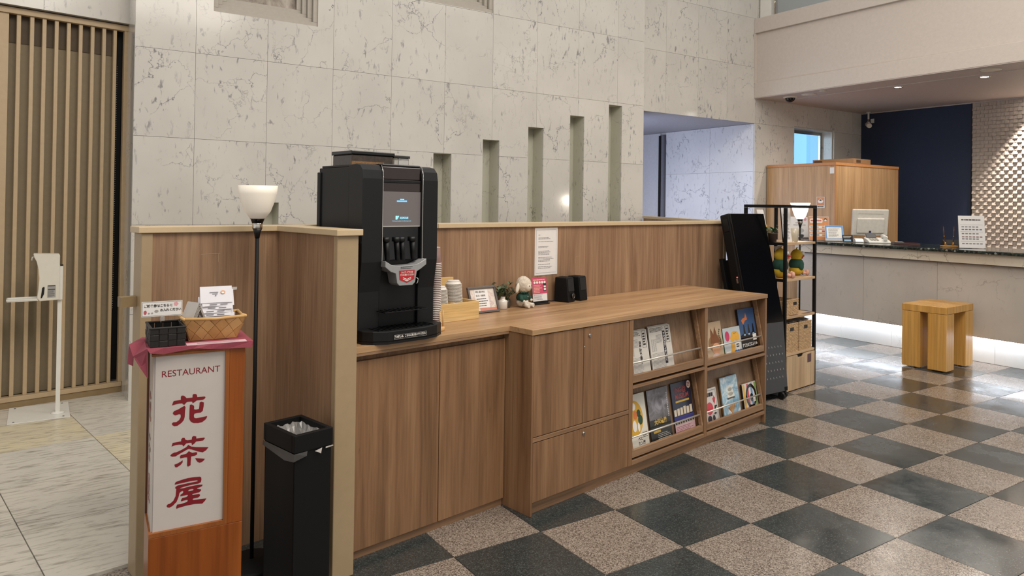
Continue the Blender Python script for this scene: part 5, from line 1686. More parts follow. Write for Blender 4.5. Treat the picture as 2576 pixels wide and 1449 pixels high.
tilt_box('housing', 0.0, 0.39, 0.0, 0.83, 0.012, 0.10, 0.045, 0.545, TA, M_BLACKM, tv, 0.012)
tilt_box('screen', 0.004, 0.386, 0.006, 0.824, 0.0, 0.0125, 0.045, 0.545, TA, M_BLACKG, tv, 0.002)
tilt_box('side_speaker', -0.004, 0.0, 0.70, 0.79, 0.03, 0.075, 0.045, 0.545, TA, M_BLACK, tv, 0.001)
tilt_box('side_ports', -0.003, 0.0, 0.315, 0.35, 0.03, 0.045, 0.045, 0.545, TA, M_STEEL, tv)
tilt_box('power_led', -0.004, 0.0, 0.354, 0.362, 0.03, 0.038, 0.045, 0.545, TA, glow('red_led', '#ff3a28', 4.0), tv)
tilt_box('rear_box', 0.04, 0.35, 0.10, 0.50, 0.101, 0.16, 0.045, 0.545, TA, M_BLACKM, tv, 0.004)
M_DGREY = plain('dark_grey_metal', '#3c3c3e', 0.5, var=0.04)
lowp = tilt_box('lower_panel', 0.012, 0.378, 0.0, 0.50, 0.0, 0.012, 0.0, 0.055, math.radians(5), M_DGREY, tv, 0.002)
mb = MB()
c_, sn = math.cos(math.radians(5)), math.sin(math.radians(5))
for r in range(5):
    for k in range(9):
        s_, x = 0.10 + 0.055 * r, 0.05 + 0.035 * k + 0.012 * (r % 2)
        P = lambda xx, ss, d: (xx, ss * sn + d * c_, 0.055 + ss * c_ - d * sn)
        mb.hexa([P(x, s_, -0.001), P(x + 0.004, s_, -0.001), P(x + 0.004, s_, 0.002), P(x, s_, 0.002)], [P(x - 0.004, s_ + 0.012, -0.001), P(x, s_ + 0.012, -0.001), P(x, s_ + 0.012, 0.002), P(x - 0.004, s_ + 0.012, 0.002)])
mb.build('lit_vent_slots', plain('slot_light', '#a9a9a6', 0.5), lowp)  # pale slivers: light passing through the perforations, put in as colour
tilt_box('rear_leg', 0.01, 0.05, -0.50, 0.50, 0.155, 0.185, 0.045, 0.56, TA, M_BLACKM, tv, 0.003)
tilt_box('rear_leg', 0.34, 0.38, -0.50, 0.50, 0.155, 0.185, 0.045, 0.56, TA, M_BLACKM, tv, 0.003)
B('base_bar', (0.012, 0.0, 0.055, 0.05, 0.42, 0.085), M_BLACKM, tv, 0.003)
B('base_bar', (0.34, 0.0, 0.055, 0.378, 0.42, 0.085), M_BLACKM, tv, 0.003)
for x in (0.03, 0.30, 0.36):
    for y in ((0.02, 0.40) if x != 0.30 else (0.02,)):
        if x == 0.30:
            x2, y2 = 0.30, -0.005
        else:
            x2, y2 = x, y
        cs = MB().tube([(x2 - 0.010, y2, 0.0275), (x2 + 0.010, y2, 0.0275)], 0.0265, 18)
        cs.box(x2 - 0.014, y2 - 0.012, 0.03, x2 + 0.014, y2 + 0.012, 0.056)
        cs.build('castor', M_BLACK, tv, 0.002)

# ------------------------------------------------------------------ open shelf unit
SHA = math.radians(7.9)
sx_, sy_ = 4.70, 3.388
sh = thing('shelf_unit', 'black metal frame shelf unit with oak shelves beside the signage', 'shelf', (sx_, sy_, 0), SHA)
SWD, SDP, SHT = 0.49, 0.354, 1.418
for x in (0, SWD - 0.022):
    for y in (0, SDP - 0.022):
        B('post', (x, y, 0, x + 0.022, y + 0.022, SHT - 0.0225), M_BLACKM, sh, 0.001)
for a in ((0, 0, SWD, 0.022), (0, SDP - 0.022, SWD, SDP), (0, 0.0225, 0.022, SDP - 0.0225), (SWD - 0.022, 0.0225, SWD, SDP - 0.0225)):
    B('top_rail', (a[0], a[1], SHT - 0.022, a[2], a[3], SHT), M_BLACKM, sh, 0.001)
LEV = (1.132, 0.856, 0.572, 0.291)
for z in LEV:
    B('shelf_board', (0.0225, 0.0, z - 0.018, SWD - 0.0225, SDP - 0.0225, z), W_SHELF, sh, 0.001)
    B('side_rail', (0.0, 0.0225, z - 0.022, 0.022, SDP - 0.0225, z), M_BLACKM, sh)
    B('side_rail', (SWD - 0.022, 0.0225, z - 0.022, SWD, SDP - 0.0225, z), M_BLACKM, sh)
B('drawer_case', (0.023, 0.014, 0.005, SWD - 0.023, SDP - 0.023, 0.272), M_BLACKM, sh)
dw = MB().prism([(0.024, 0.008), (SWD - 0.024, 0.008), (SWD - 0.024, 0.268), (0.30, 0.268), (0.285, 0.245), (0.20, 0.245), (0.185, 0.268), (0.024, 0.268)], -0.004, 0.0135, 'Y').build('drawer_front', W_FRONT, sh, 0.001)
B('drawer_tag', (0.345, -0.0052, 0.19, 0.405, -0.0042, 0.255), plain('maroon_tag', '#5a3c40', 0.5), dw)


def on_shelf(x, y, lev):
    c_, s_ = math.cos(SHA), math.sin(SHA)
    return (sx_ + x * c_ - y * s_, sy_ + x * s_ + y * c_, LEV[lev] + 0.0004)


M_WICK = plain('wicker', '#bd9c74', 0.7, var=0.3, scale=70)
for i, (x0, lab) in enumerate(((0.028, 'tall wicker basket with a bag liner, left one on the bottom shelf'), (0.245, 'tall wicker basket with a bag liner, right one on the bottom shelf'))):
    o = thing('wicker_basket', lab, 'basket', on_shelf(x0, 0.012, 3), SHA, 0, 'tall wicker baskets')
    wicker_box(o, 0.195, 0.29, 0.215, M_WICK, 20, 11)
    B('rim', (-0.002, -0.002, 0.213, 0.197, 0.006, 0.221), M_WICK, o, 0.002)
    B('rim', (-0.002, 0.284, 0.213, 0.197, 0.292, 0.221), M_WICK, o, 0.002)
    B('grip_hole', (0.07, -0.0025, 0.165, 0.125, -0.0013, 0.19), M_BLACK, o)
    rnd = random.Random(20 + i)
    vs, fs = [], []
    for a in range(9):
        for b_ in range(9):
            e_ = min(a, b_, 8 - a, 8 - b_)
            vs.append((0.004 + 0.187 * a / 8, 0.004 + 0.28 * b_ / 8, 0.222 + rnd.uniform(0.0, 0.024) * (1 if e_ else 0.3)))
    for a in range(8):
        for b_ in range(8):
            k = a * 9 + b_
            fs.append((k, k + 9, k + 10, k + 1))
    sheet(vs, fs, 'bag_liner', o, glass('bag_dark', '#8d8780', 0.2, 0.4), 0.0006)
o = thing('wicker_tray', 'low wicker basket with grip holes on the third shelf', 'basket', on_shelf(0.028, 0.03, 2), SHA)
wicker_box(o, 0.235, 0.26, 0.115, M_WICK, 11, 13)
B('rim', (-0.002, -0.002, 0.112, 0.237, 0.006, 0.120), M_WICK, o, 0.002)
B('rim', (-0.002, 0.254, 0.112, 0.237, 0.262, 0.120), M_WICK, o, 0.002)
B('grip_hole', (0.15, -0.0025, 0.075, 0.20, -0.0013, 0.098), M_BLACK, o)
for i, x0 in enumerate((0.10, 0.30)):
    o = thing('price_card', 'small brown card lying on the third shelf, %s' % ('left one' if i == 0 else 'right one'), 'card', on_shelf(x0, 0.003, 2), SHA + 0.02)
    B('card', (0, 0, 0, 0.11, 0.022, 0.0015), plain('card_brown', '#6b5346', 0.5), o)


# plush birds
M_YEL = plain('plush_yellow', '#c9a72e', 0.95, var=0.12, bump=0.5, bscale=350)
M_FEET = plain('plush_pink', '#d3a08c', 0.9, var=0.05, bump=0.2)
M_BEAK = plain('plush_red', '#b03a2e', 0.85)


def bird(loc, rz, label, sc):
    o = thing('plush_bird', label, 'plush toy', loc, rz, 0, 'plush birds on the shelf unit')
    o.scale = (sc, sc, sc)
    MB().ball((0, 0, 0.048), 0.062, 0.058, 0.048, 20, 12).build('body', M_YEL, o)
    MB().ball((0, 0, 0.096), 0.066, 0.061, 0.060, 20, 12).build('jacket', M_JACKET, o)
    MB().ball((0, -0.002, 0.172), 0.052, 0.05, 0.055, 22, 14, wob=0.012, seed=2).build('head', M_YEL, o)
    cr = MB()
    for a in (-0.5, 0.0, 0.5):
        cr.tube([(0.0, 0.0, 0.222), (0.006 * math.sin(a) + 0.004, -0.004, 0.236), (0.016 * math.sin(a), -0.010, 0.242)], [0.005, 0.004, 0.0015], 8)
    cr.build('crest', M_YEL, o)
    MB().ball((0, -0.058, 0.168), 0.018, 0.022, 0.010, 14, 8).build('upper_beak', M_BEAK, o)
    MB().ball((0, -0.052, 0.153), 0.013, 0.016, 0.007, 14, 8).build('lower_beak', plain('beak_orange', '#c9682e', 0.8), o)
    for s_ in (-1, 1):
        e_ = MB().ball((s_ * 0.024, -0.046, 0.194), 0.017, nu=14, nv=10).build('eye', M_WHITE, o)
        MB().ball((s_ * 0.026, -0.0625, 0.195), 0.0045, nu=8, nv=6).build('pupil', M_BLACKG, e_)
        MB().ball((s_ * 0.044, -0.026, 0.158), 0.008, 0.005, 0.011, 12, 8).build('cheek', plain('cheek_red', '#b5382c', 0.9), o)
        MB().ball((s_ * 0.058, -0.006, 0.088), 0.016, 0.026, 0.040, 14, 10, Matrix.Rotation(s_ * -0.2, 3, 'Y')).build('wing_sleeve', M_JACKET, o)
        MB().tube([(s_ * 0.024, -0.045, 0.024), (s_ * 0.03, -0.075, 0.020)], [0.013, 0.012], 12).build('leg', M_FEET, o)
        MB().ball((s_ * 0.031, -0.088, 0.026), 0.020, 0.016, 0.026, 14, 10).build('foot', M_FEET, o)
        MB().ball((s_ * 0.008, -0.0545, 0.088), 0.0035, nu=8, nv=6).build('button', C_GOLD, o)
    return o


bird(on_shelf(0.105, 0.10, 1), SHA + 0.65, 'yellow plush bird in a green jacket, left one seated behind the shelf post', 1.0)
bird(on_shelf(0.415, 0.13, 1), SHA + 1.1, 'yellow plush bird in a green jacket, right one facing the desk', 0.92)
pb = thing('plastic_sleeve', 'crumpled clear plastic sleeve standing between the plush birds', 'sleeve', on_shelf(0.205, 0.17, 1), SHA - 0.1, -0.0)
rnd = random.Random(9)
vs, fs = [], []
for i in range(15):
    for j in range(6):
        vs.append((0.02 * j + 0.05 - i * 0.0035, rnd.uniform(-0.006, 0.006) + 0.003 * i - 0.0 , 0.002 + 0.0165 * i))
for i in range(14):
    for j in range(5):
        k = i * 6 + j
        fs.append((k, k + 1, k + 7, k + 6))
sheet(vs, fs, 'film', pb, plain('white_sleeve', '#b9b3ad', 0.25), 0.001)

# top shelf
mbd = thing('menu_board', 'white menu sheet in a slanted stand on the top shelf', 'menu', on_shelf(0.075, 0.06, 0), SHA - 0.12, -0.10)
B('board', (0, 0, 0, 0.115, 0.003, 0.268), M_PAPER, mbd)
B('side_edge', (-0.004, -0.001, 0, 0.0, 0.006, 0.268), M_BLACK, mbd)
lines('print', 0.012, 0.02, 0.10, 0.14, 13, M_GREYINK, mbd, -0.0006, 0.4, 51)
F('printed_symbols', [circ(0.03 + 0.02 * (k % 3), 0.165 + 0.022 * (k // 3), 0.006, 10, 0.009) for k in range(9)], M_GREYINK, mbd)
cg = thing('candle_glass', 'ribbed cream candle glass on the top shelf', 'candle', on_shelf(0.215, 0.05, 0), SHA)
ribs = []
mb = MB()
prof = [(0.026, 0.0), (0.028, 0.004), (0.034, 0.05), (0.037, 0.105), (0.0345, 0.105), (0.031, 0.05), (0.025, 0.008)]
n = 36
vs, fs = [], []
for r, z in prof:
    for k in range(n):
        a = 2 * PI * k / n
        rr = r * (1 + 0.03 * (1 if k % 2 else -1))
        vs.append((rr * math.cos(a), rr * math.sin(a), z))
for i in range(len(prof) - 1):
    for k in range(n):
        k2 = (k + 1) % n
        fs.append((i * n + k, i * n + k2, (i + 1) * n + k2, (i + 1) * n + k))
mb.add(vs, fs, True)
mb.build('ribbed_glass', glass('cream_glass', '#ded3bb', 0.15, 0.4), cg)
MB().lathe([(0.024, 0.008), (0.029, 0.07), (0.0, 0.071)], 20, caps=False).build('wax', plain('wax_cream', '#d9cba8', 0.6), cg)
sp = thing('potted_succulent', 'small green plant in a dark pot on the top shelf', 'plant', on_shelf(0.045, 0.135, 0), SHA)
MB().lathe([(0.030, 0.0), (0.034, 0.06), (0.037, 0.062), (0.037, 0.07), (0.030, 0.07), (0.029, 0.05)], 20).build('pot', plain('pot_brown', '#3d3029', 0.6), sp)
plant_foliage(sp, 30, (0, 0), 0.06, 0.068, 0.115, 0.035, 0.02, plain('leaf_deep', '#2f5a3a', 0.45, var=0.2), 31, 8)
bx_ = thing('kraft_box', 'small kraft-coloured box on the top shelf behind the plant', 'box', on_shelf(0.10, 0.24, 0), SHA)
B('carton', (-0.03, 0, 0, 0.06, 0.06, 0.125), plain('kraft_yellow', '#cfae72', 0.7), bx_, 0.002)
B('lid_seam', (-0.0305, -0.0008, 0.098, 0.0605, 0.0, 0.101), plain('kraft_dark', '#a5854f', 0.7), bx_)
lf = thing('leaflet_card', 'white leaflet card standing on the kraft box', 'card', (0, 0, 0), SHA - 0.1, -0.25)
lf.location = on_shelf(0.085, 0.265, 0)
lf.location.z += 0.126
B('card', (0, 0, 0, 0.085, 0.002, 0.125), M_PAPER, lf)
lines('print', 0.02, 0.03, 0.07, 0.09, 3, M_GREYINK, lf, -0.0006, 0.2, 52)

# lit floor lamp behind the shelf
floor_lamp((5.60, 3.895, 0), 'lit black floor lamp with glowing white shade behind the shelf unit', 9.0, 14, 1.300, 0.14, 0.083)

# ------------------------------------------------------------------ things on the reception desk
ZD = 1.0355


def stand(name, label, loc, rz, w, h, tilt=-0.22, cat='notice'):
    o = thing(name, label, cat, loc, rz, tilt)
    B('acrylic', (0, 0.0012, 0, w, 0.003, h), M_CLEAR, o)
    B('sheet', (0.004, 0.0, 0.004, w - 0.004, 0.001, h - 0.004), M_PAPER, o)
    ft = B('foot', (0, 0.0031, 0, w, 0.06, 0.003), M_CLEAR, o)
    ft.rotation_euler = (-tilt, 0, 0)
    return o


RZ = -0.85   # facing the lobby
o = stand('store_notice', 'white online-store notice with drawings beside the lit lamp', (7.42, 5.28, ZD), RZ + 0.1, 0.20, 0.27)
text('lettering', 'OFFICIAL', 0.021, M_INK, o, (0.10, -0.001, 0.19), 'CENTER', 1.0)
text('lettering', 'ONLINE STORE', 0.021, M_INK, o, (0.10, -0.001, 0.165), 'CENTER', 0.95)
F('drawing', [[(0.06, 0.235), (0.08, 0.228), (0.10, 0.25), (0.12, 0.228), (0.14, 0.235), (0.12, 0.222), (0.08, 0.222)]], M_GREYINK, o, -0.0006)
F('drawing', [circ(0.10, 0.10, 0.05, 16, 0.03), circ(0.11, 0.045, 0.04, 16, 0.02)], plain('sketch_grey', '#a8aaa9', 0.6), o, -0.0006)
F('drawing', [circ(0.12, 0.035, 0.025, 12, 0.018)], M_INK, o, -0.001)
F('pink_dot', [circ(0.165, 0.235, 0.018, 16)], plain('dot_pink', '#d58a9a', 0.5), o, -0.0006)
F('base_band', [rect(0.004, 0.004, 0.196, 0.018)], M_INK, o, -0.0006)
o = stand('orange_notice', 'orange and cream breakfast-hours board on the reception desk', (7.30, 4.965, ZD), RZ + 0.1, 0.225, 0.275, -0.15)
F('orange_field', [rect(0.006, 0.006, 0.219, 0.269)], plain('print_orange', '#d28a55', 0.5), o, -0.0006)
F('title_panel', [[(0.02, 0.20), (0.15, 0.20), (0.155, 0.22), (0.15, 0.245), (0.085, 0.255), (0.02, 0.245), (0.015, 0.22)]], C_WHITE, o, -0.001)
lines('title', 0.026, 0.212, 0.143, 0.236, 1, plain('print_red2', '#b34a3c', 0.5), o, -0.0014, 0.7, 61, 0)
for k in range(3):
    F('row', [rect(0.012, 0.135 - 0.045 * k, 0.21, 0.165 - 0.045 * k)], C_WHITE, o, -0.001)
    lines('row_print', 0.02, 0.142 - 0.045 * k, 0.12, 0.158 - 0.045 * k, 1, M_INK, o, -0.0014, 0.6, 62 + k, 0.1)
    F('row_tag', [rect(0.145, 0.141 - 0.045 * k, 0.20, 0.159 - 0.045 * k)], plain('print_red2', '#b34a3c', 0.5) if k == 1 else plain('print_orange', '#d28a55'), o, -0.0014)
F('face_drawing', [circ(0.185, 0.235, 0.018, 14), ], M_INK, o, -0.001)
F('face_drawing', [circ(0.185, 0.229, 0.013, 12, 0.010)], C_WHITE, o, -0.0014)
o = stand('blue_notice', 'small blue-bordered notice in an acrylic leaflet holder on the desk', (7.24, 4.72, ZD), RZ + 0.12, 0.20, 0.185, -0.3)
F('blue_border', [rect(0.006, 0.03, 0.194, 0.18)], plain('print_blue', '#5f8fc4', 0.5), o, -0.0006)
F('white_field', [rect(0.022, 0.036, 0.178, 0.160)], C_WHITE, o, -0.001)
lines('print', 0.04, 0.05, 0.16, 0.15, 8, M_GREYINK, o, -0.0014, 0.4, 66)
B('holder_front', (-0.01, -0.02, 0.0, 0.21, -0.016, 0.035), M_CLEAR, o)
F('holder_cards', [rect(0.0, 0.004, 0.2, 0.028)], M_PAPER, o, -0.010)
o = stand('black_card_stand', 'small black card stand in front of the blue notice', (7.235, 4.515, ZD), RZ + 0.15, 0.115, 0.085, -0.3)
F('black_field', [rect(0.004, 0.004, 0.111, 0.081)], M_BLACKG, o, -0.0006)
lines('print', 0.015, 0.045, 0.10, 0.075, 3, C_WHITE, o, -0.001, 0.4, 67)
F('bright_patch', [rect(0.02, 0.012, 0.09, 0.032)], C_LBLUE, o, -0.001)

mo = thing('monitor', 'white desktop monitor seen from behind on the reception desk', 'monitor', (7.63, 4.63, ZD), -0.62)
tl_ = -0.12
mp_ = bpy.data.objects.new('screen_back', None)
B('foot', (0.10, 0.0, 0, 0.30, 0.16, 0.012), M_WHITE, mo, 0.004)
B('neck', (0.165, 0.06, 0.0125, 0.235, 0.09, 0.12), M_WHITE, mo, 0.004)
bpy.data.objects.remove(mp_)
shl = B('back_shell', (0.0, 0.0, 0.0, 0.40, 0.03, 0.30), plain('monitor_white', '#cfcac0', 0.4), mo, 0.012, 3)
shl.location = (0, 0.05, 0.06)
shl.rotation_euler = (-tl_, 0, 0)
B('rear_bulge', (0.05, -0.02, 0.03, 0.35, 0.0, 0.20), plain('monitor_white', '#cfcac0', 0.4), shl, 0.010)
B('vent_line', (0.06, -0.001, 0.245, 0.34, 0.0, 0.250), plain('vent_grey', '#9c978e', 0.5), shl)
B('port', (0.18, -0.021, 0.035, 0.205, -0.02, 0.06), plain('port_navy', '#27335e', 0.5), shl)

ph = thing('telephone', 'white desk telephone with handset and tilted display', 'telephone', (7.38, 4.30, ZD), -0.75)
MB().prism([(0, 0), (0.19, 0), (0.19, 0.055), (0.06, 0.03), (0, 0.012)], 0, 0.22, 'X').build('base', M_WHITE, ph, 0.004)
scp = B('display', (0.02, 0.0, 0.0, 0.12, 0.012, 0.05), M_DGREY, ph, 0.003)
scp.location = (0.0, 0.16, 0.055)
scp.rotation_euler = (-0.7, 0, 0)
MB().tube([(0.16, 0.0, 0.05), (0.185, 0.05, 0.062), (0.19, 0.11, 0.066), (0.185, 0.17, 0.072)], [0.022, 0.016, 0.016, 0.022], 14).build('handset', M_WHITE, ph)
mb = MB()
for r in range(4):
    for c in range(3):
        mb.box(0.03 + 0.03 * c, 0.035 + 0.025 * r, 0.026 + 0.006 * r, 0.05 + 0.03 * c, 0.05 + 0.025 * r, 0.034 + 0.006 * r)
mb.build('keypad', plain('key_grey', '#b5b0a6', 0.5), ph)
cdw = thing('white_card_reader', 'small white rounded device beside the telephone', 'device', (7.36, 4.44, ZD), -0.75)
MB().prism([(0, 0), (0.10, 0), (0.10, 0.03), (0.07, 0.042), (0.03, 0.036), (0.0, 0.01)], 0, 0.085, 'X').build('case', M_WHITE, cdw, 0.006, 3)
tr = thing('cash_tray', 'dark red cash tray with a calculator on the reception desk', 'tray', (7.36, 4.02, ZD), -0.85)
B('base', (0, 0, 0, 0.24, 0.16, 0.006), plain('tray_red', '#4a2320', 0.4), tr, 0.002)
for a in ((0, 0, 0.24, 0.008), (0, 0.152, 0.24, 0.16), (0, 0.008, 0.008, 0.152), (0.232, 0.008, 0.24, 0.152)):
    B('rim', (a[0], a[1], 0.006, a[2], a[3], 0.018), plain('tray_red', '#4a2320', 0.4), tr)
ca = thing('calculator', 'small dark calculator lying in the red tray', 'calculator', (7.415, 4.045, ZD + 0.0065), -0.85)
B('case', (0, 0, 0, 0.09, 0.12, 0.016), M_DGREY, ca, 0.003)
mb = MB()
for r in range(4):
    for c in range(4):
        mb.box(0.010 + 0.019 * c, 0.012 + 0.019 * r, 0.016, 0.024 + 0.019 * c, 0.025 + 0.019 * r, 0.020)
mb.build('keys', plain('key_grey', '#b5b0a6'), ca)
B('lcd', (0.010, 0.094, 0.016, 0.080, 0.112, 0.018), plain('lcd', '#8f9a88', 0.3), ca)
pn = thing('pen_stand', 'two brown pens upright on a small wooden base', 'pen stand', (7.44, 3.585, ZD), -0.8)
B('base', (0, 0, 0, 0.14, 0.075, 0.012), plain('pen_wood', '#b98a4e', 0.4), pn, 0.003)
for x, ln_ in ((0.035, -0.012), (0.105, 0.004)):
    p_ = MB().tube([(x, 0.035, 0.0125), (x, 0.035, 0.05), (x + ln_, 0.035, 0.115), (x + ln_ * 1.6, 0.035, 0.20)], [0.009, 0.007, 0.006, 0.0045], 12).build('pen', plain('pen_brown', '#3c211a', 0.25), pn)
    MB().tube([(x, 0.035, 0.0128), (x, 0.035, 0.046)], [0.0098, 0.0082], 12).build('gold_cup', plain('brass', '#b58a42', 0.25, 0.9), p_)
    MB().tube([(x + ln_ * 0.8, 0.035, 0.098), (x + ln_, 0.035, 0.108)], 0.0068, 12).build('gold_ring', plain('brass', '#b58a42', 0.25, 0.9), p_)
tb = thing('payment_terminal', 'black tilted payment terminal beside the pens', 'terminal', (7.60, 3.62, ZD), -0.7)
MB().prism([(0, 0), (0.14, 0), (0.12, 0.055), (0.10, 0.062), (0.01, 0.016)], 0, 0.20, 'X').build('case', M_BLACK, tb, 0.003)
sc2 = B('touch_screen', (0.015, 0.0, 0.0, 0.185, 0.003, 0.098), plain('terminal_glass', '#26282b', 0.1), tb, 0.001)
sc2.location = (0, 0.011, 0.018)
sc2.rotation_euler = (-1.09, 0, 0)
MB().tube([(0.20, 0.07, 0.02), (0.26, 0.09, 0.03), (0.32, 0.06, 0.004)], 0.006, 8).build('cable', M_BLACK, tb)
o = stand('payment_notice', 'white payment-methods notice in an acrylic stand at the desk end', (7.33, 3.385, ZD), RZ + 0.08, 0.235, 0.315, -0.12)
lines('title', 0.03, 0.265, 0.20, 0.28, 1, M_INK, o, -0.0008, 0.7, 71, 0)
for k, (z0, n_) in enumerate(((0.20, 5), (0.175, 6), (0.135, 5), (0.105, 6), (0.085, 5), (0.04, 6))):
    cols = (M_GREYINK, plain('dull_blue', '#5a6a8c', 0.5), M_GREYINK, plain('dull_red', '#8a6a68', 0.5), M_GREYINK, M_GREYINK)
    F('logo_row', [rect(0.03 + 0.031 * q, z0, 0.052 + 0.031 * q, z0 + 0.010) for q in range(n_)], cols[k], o, -0.0008)
F('rule', [rect(0.02, 0.225, 0.215, 0.2265), rect(0.02, 0.158, 0.215, 0.1595), rect(0.02, 0.068, 0.215, 0.0695)], M_GREYINK, o, -0.0008)
bd2 = thing('black_device', 'black device at the right edge of the reception desk', 'device', (7.55, 2.83, ZD), -0.8)
MB().prism([(0, 0), (0.12, 0), (0.12, 0.09), (0.08, 0.12), (0.02, 0.05)], 0, 0.16, 'X').build('case', M_BLACK, bd2, 0.004)
B('paper_roll', (0.03, 0.085, 0.09, 0.13, 0.118, 0.128), M_DGREY, bd2, 0.004)
st_ = thing('orange_poster', 'small square orange poster stuck on the tall cabinet', 'poster', (7.605, 5.075, 1.40))
st_.rotation_euler = (0, 0, -PI / 2)
B('paper', (0, -0.0016, 0, 0.105, 0.0, 0.13), M_PAPER, st_)
F('orange_field', [rect(0.004, 0.03, 0.101, 0.126)], plain('print_orange', '#d28a55'), st_, -0.002)
F('cloud_drawing', [circ(0.052, 0.078, 0.034, 16, 0.022), circ(0.052, 0.098, 0.018, 12, 0.012)], C_WHITE, st_, -0.0024)
lines('print', 0.012, 0.008, 0.092, 0.026, 1, M_INK, st_, -0.002, 0.6, 72, 0)

# ------------------------------------------------------------------ soffit fixtures
def downlight(x, y, label, power, target, angle=70):
    o = thing('downlight', label, 'downlight', (x, y, 2.745))
    MB().lathe([(0.052, -0.0005), (0.052, -0.004), (0.046, -0.006), (0.038, -0.003), (0.034, -0.0005)], 28, caps=False).build('trim_ring', M_CHROME, o)
    MB().lathe([(0.034, -0.002), (0.018, -0.0035), (0.001, -0.004)], 24, caps=False).build('lens', glow('downlight_lens', '#fff6ea', 110.0), o)
    s_ = spot('downlight_beam', (0, 0, -0.012), (0, 0, -1), power, (1, 0.92, 0.82), angle, 0.6, 0.03)
    s_.rotation_euler = (Vector(target) - Vector((x, y, 2.73))).to_track_quat('-Z', 'Y').to_euler()
    s_.parent = o
    return o


downlight(7.883, 4.281, 'bright recessed downlight nearest the dome camera in the soffit', 40, (7.75, 4.281, 0), 166)
downlight(7.934, 3.433, 'bright recessed downlight at the right of the soffit', 40, (7.8, 3.433, 0), 166)
downlight(9.50, 3.60, 'recessed downlight washing the woven tile wall', 300, (9.68, 3.55, 0.9), 80)
for x, y, r, lab in ((7.583, 5.173, 0.085, 'round cream ceiling speaker beside the dome camera'), (7.577, 3.224, 0.09, 'round cream ceiling speaker at the right of the soffit'), (7.474, 4.921, 0.04, 'tiny round sensor disc on the soffit edge')):
    o = thing('ceiling_speaker' if r > 0.05 else 'ceiling_sensor', lab, 'speaker' if r > 0.05 else 'sensor', (x, y, 2.745))
    MB().lathe([(r * 0.2, -0.0085), (r * 0.93, -0.008), (r, -0.004), (r, -0.0004)], 32).build('cover', M_CREAM, o)
    MB().lathe([(r * 0.97, -0.0078), (r * 0.99, -0.0075)], 32, caps=False).build('seam_ring', M_STEEL, o)
o = thing('dome_camera', 'black dome security camera in a cream ring under the soffit', 'camera', (7.60, 5.44, 2.745))
MB().lathe([(0.080, -0.0004), (0.080, -0.010), (0.066, -0.016), (0.058, -0.012)], 32, caps=False).build('ring', M_CREAM, o)
MB().lathe([(0.058, -0.012), (0.055, -0.03), (0.042, -0.050), (0.022, -0.062), (0.001, -0.066)], 28, caps=False).build('dome', M_BLACKG, o)
o = thing('bracket_camera', 'small white bracket camera hanging in the navy wall corner', 'camera', (9.60, 5.62, 2.745))
MB().tube([(0, 0, -0.0005), (0, 0, -0.11)], 0.012, 12).build('stem', M_WHITE, o)
MB().lathe([(0.03, -0.0005), (0.03, -0.008), (0.014, -0.012)], 20).build('mount', M_WHITE, o)
MB().tube([(0, 0, -0.11), (-0.03, -0.02, -0.16)], [0.016, 0.02], 12).build('joint', M_STEEL, o)
MB().tube([(0.03, 0.03, -0.165), (-0.06, -0.05, -0.20)], [0.032, 0.032], 14).build('camera_body', M_CREAM, o)
o = thing('wall_plate', 'small white square plate high on the navy wall', 'switch', (9.7095, 5.60, 2.60))
B('plate', (-0.006, 0, 0, 0, 0.05, 0.06), M_WHITE, o, 0.002)

# ------------------------------------------------------------------ hand sanitiser stand
hs = thing('sanitiser_stand', 'white hand sanitiser dispenser on a slim pole by the slatted screen', 'dispenser', (0.0, 5.32, 0.0125))
B('base_plate', (-0.142, 0.0, 0.0, 0.186, 0.40, 0.005), M_WHITE, hs, 0.001)
for x, y in ((-0.11, 0.03), (0.15, 0.03), (-0.11, 0.37), (0.15, 0.37)):
    MB().lathe([(0.006, 0.0052), (0.006, 0.0062)], 10, (x, y, 0)).build('screw_hole', M_BLACK, hs)
MB().lathe([(0.040, 0.005), (0.036, 0.010), (0.024, 0.016)], 20, (0.121, 0.13, 0)).build('weld_flange', M_WHITE, hs)
mb = MB()
mb.box(0.108, 0.115, 0.005, 0.132, 0.119, 0.95).box(0.108, 0.119, 0.005, 0.112, 0.145, 0.95).box(0.128, 0.119, 0.005, 0.132, 0.145, 0.95)
mb.build('pole', M_WHITE, hs)
B('back_plate', (0.104, 0.09, 0.733, 0.134, 0.17, 0.952), M_WHITE, hs, 0.002)
B('plate_slot', (0.118, 0.088, 0.949, 0.135, 0.172, 0.9535), M_BLACK, hs)
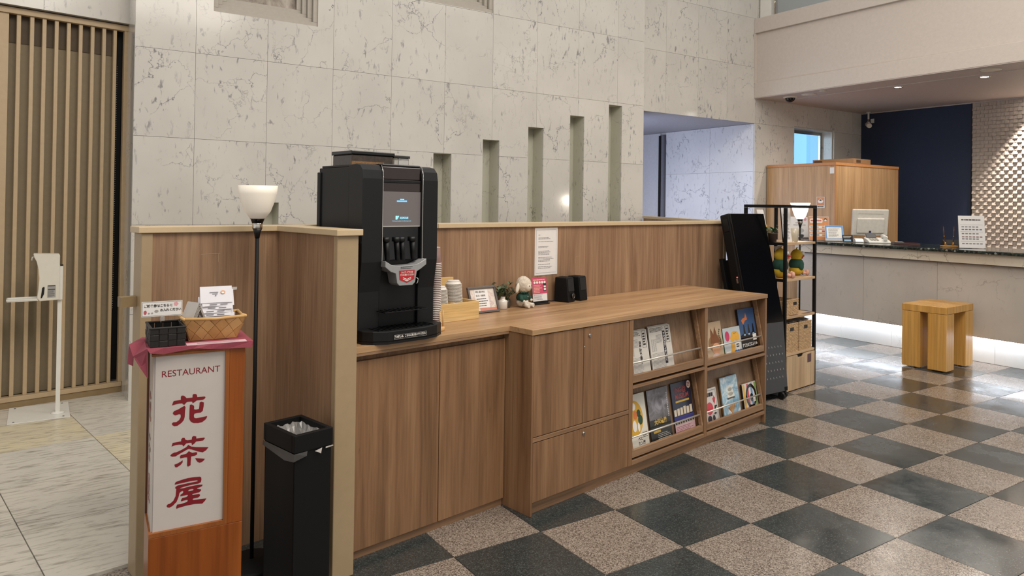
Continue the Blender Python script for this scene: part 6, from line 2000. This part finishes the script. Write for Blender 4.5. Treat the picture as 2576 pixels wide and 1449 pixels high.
body = [(-0.026, 1.028), (0.11, 1.024), (0.116, 1.018), (0.116, 0.735), (0.012, 0.731), (-0.002, 0.75), (0.004, 0.80), (0.008, 0.87), (0.003, 0.93), (-0.008, 0.98), (-0.02, 1.005)]
MB().prism(body, 0.075, 0.185, 'Y').build('housing', plain('dispenser_white', '#d6d1c2', 0.4, var=0.02), hs, 0.006, 3)
tw_ = MB().prism([(0.024, 0.815), (0.034, 0.822), (0.037, 0.815), (0.034, 0.775), (0.024, 0.752), (0.017, 0.750), (0.020, 0.775)], 0.0728, 0.0752, 'Y').build('level_window', M_BLACKG, hs)
lbx = B('info_label', (0.052, 0.0738, 0.752, 0.096, 0.0748, 0.830), plain('label_grey', '#9a9894', 0.6), hs)
F('label_bars', [rect(0.055, 0.823, 0.093, 0.828), rect(0.055, 0.800, 0.093, 0.805)], M_INK, lbx, 0.0735)
lines('small_print', 0.055, 0.755, 0.093, 0.797, 7, M_INK, lbx, 0.0735, 0.35, 81)
B('drip_tray', (-0.158, 0.07, 0.735, 0.004, 0.19, 0.742), M_WHITE, hs, 0.002)
mb = MB()
mb.box(-0.160, 0.068, 0.742, -0.154, 0.192, 0.750).box(-0.154, 0.068, 0.742, 0.0, 0.073, 0.750).box(-0.154, 0.187, 0.742, 0.0, 0.192, 0.750)
mb.build('tray_rim', M_WHITE, hs)
MB().tube([(-0.016, 0.13, 1.008), (-0.030, 0.13, 1.005), (-0.034, 0.13, 0.985)], 0.004, 8).build('hook', M_WHITE, hs)

# small remains stuck to the partition
o = thing('torn_sticker', 'scrap of torn white sticker on the veneer partition', 'sticker', T(-1.128, 0.5795, 1.035), TH)
MB().flat([[(0, 0.006), (0.008, 0.0), (0.026, 0.001), (0.027, 0.012), (0.006, 0.013)]], -0.0008).build('scrap', M_PAPER, o)
cd3 = MB().tube([T(-1.10, 0.52, 0.004), T(-1.16, 0.48, 0.03), T(-1.2, 0.45, 0.12), T(-1.22, 0.565, 0.30)], 0.004, 8).build('lamp_cord', M_BLACK)
tag(cd3, 'black lamp cord rising along the partition beside the bin', 'cord')
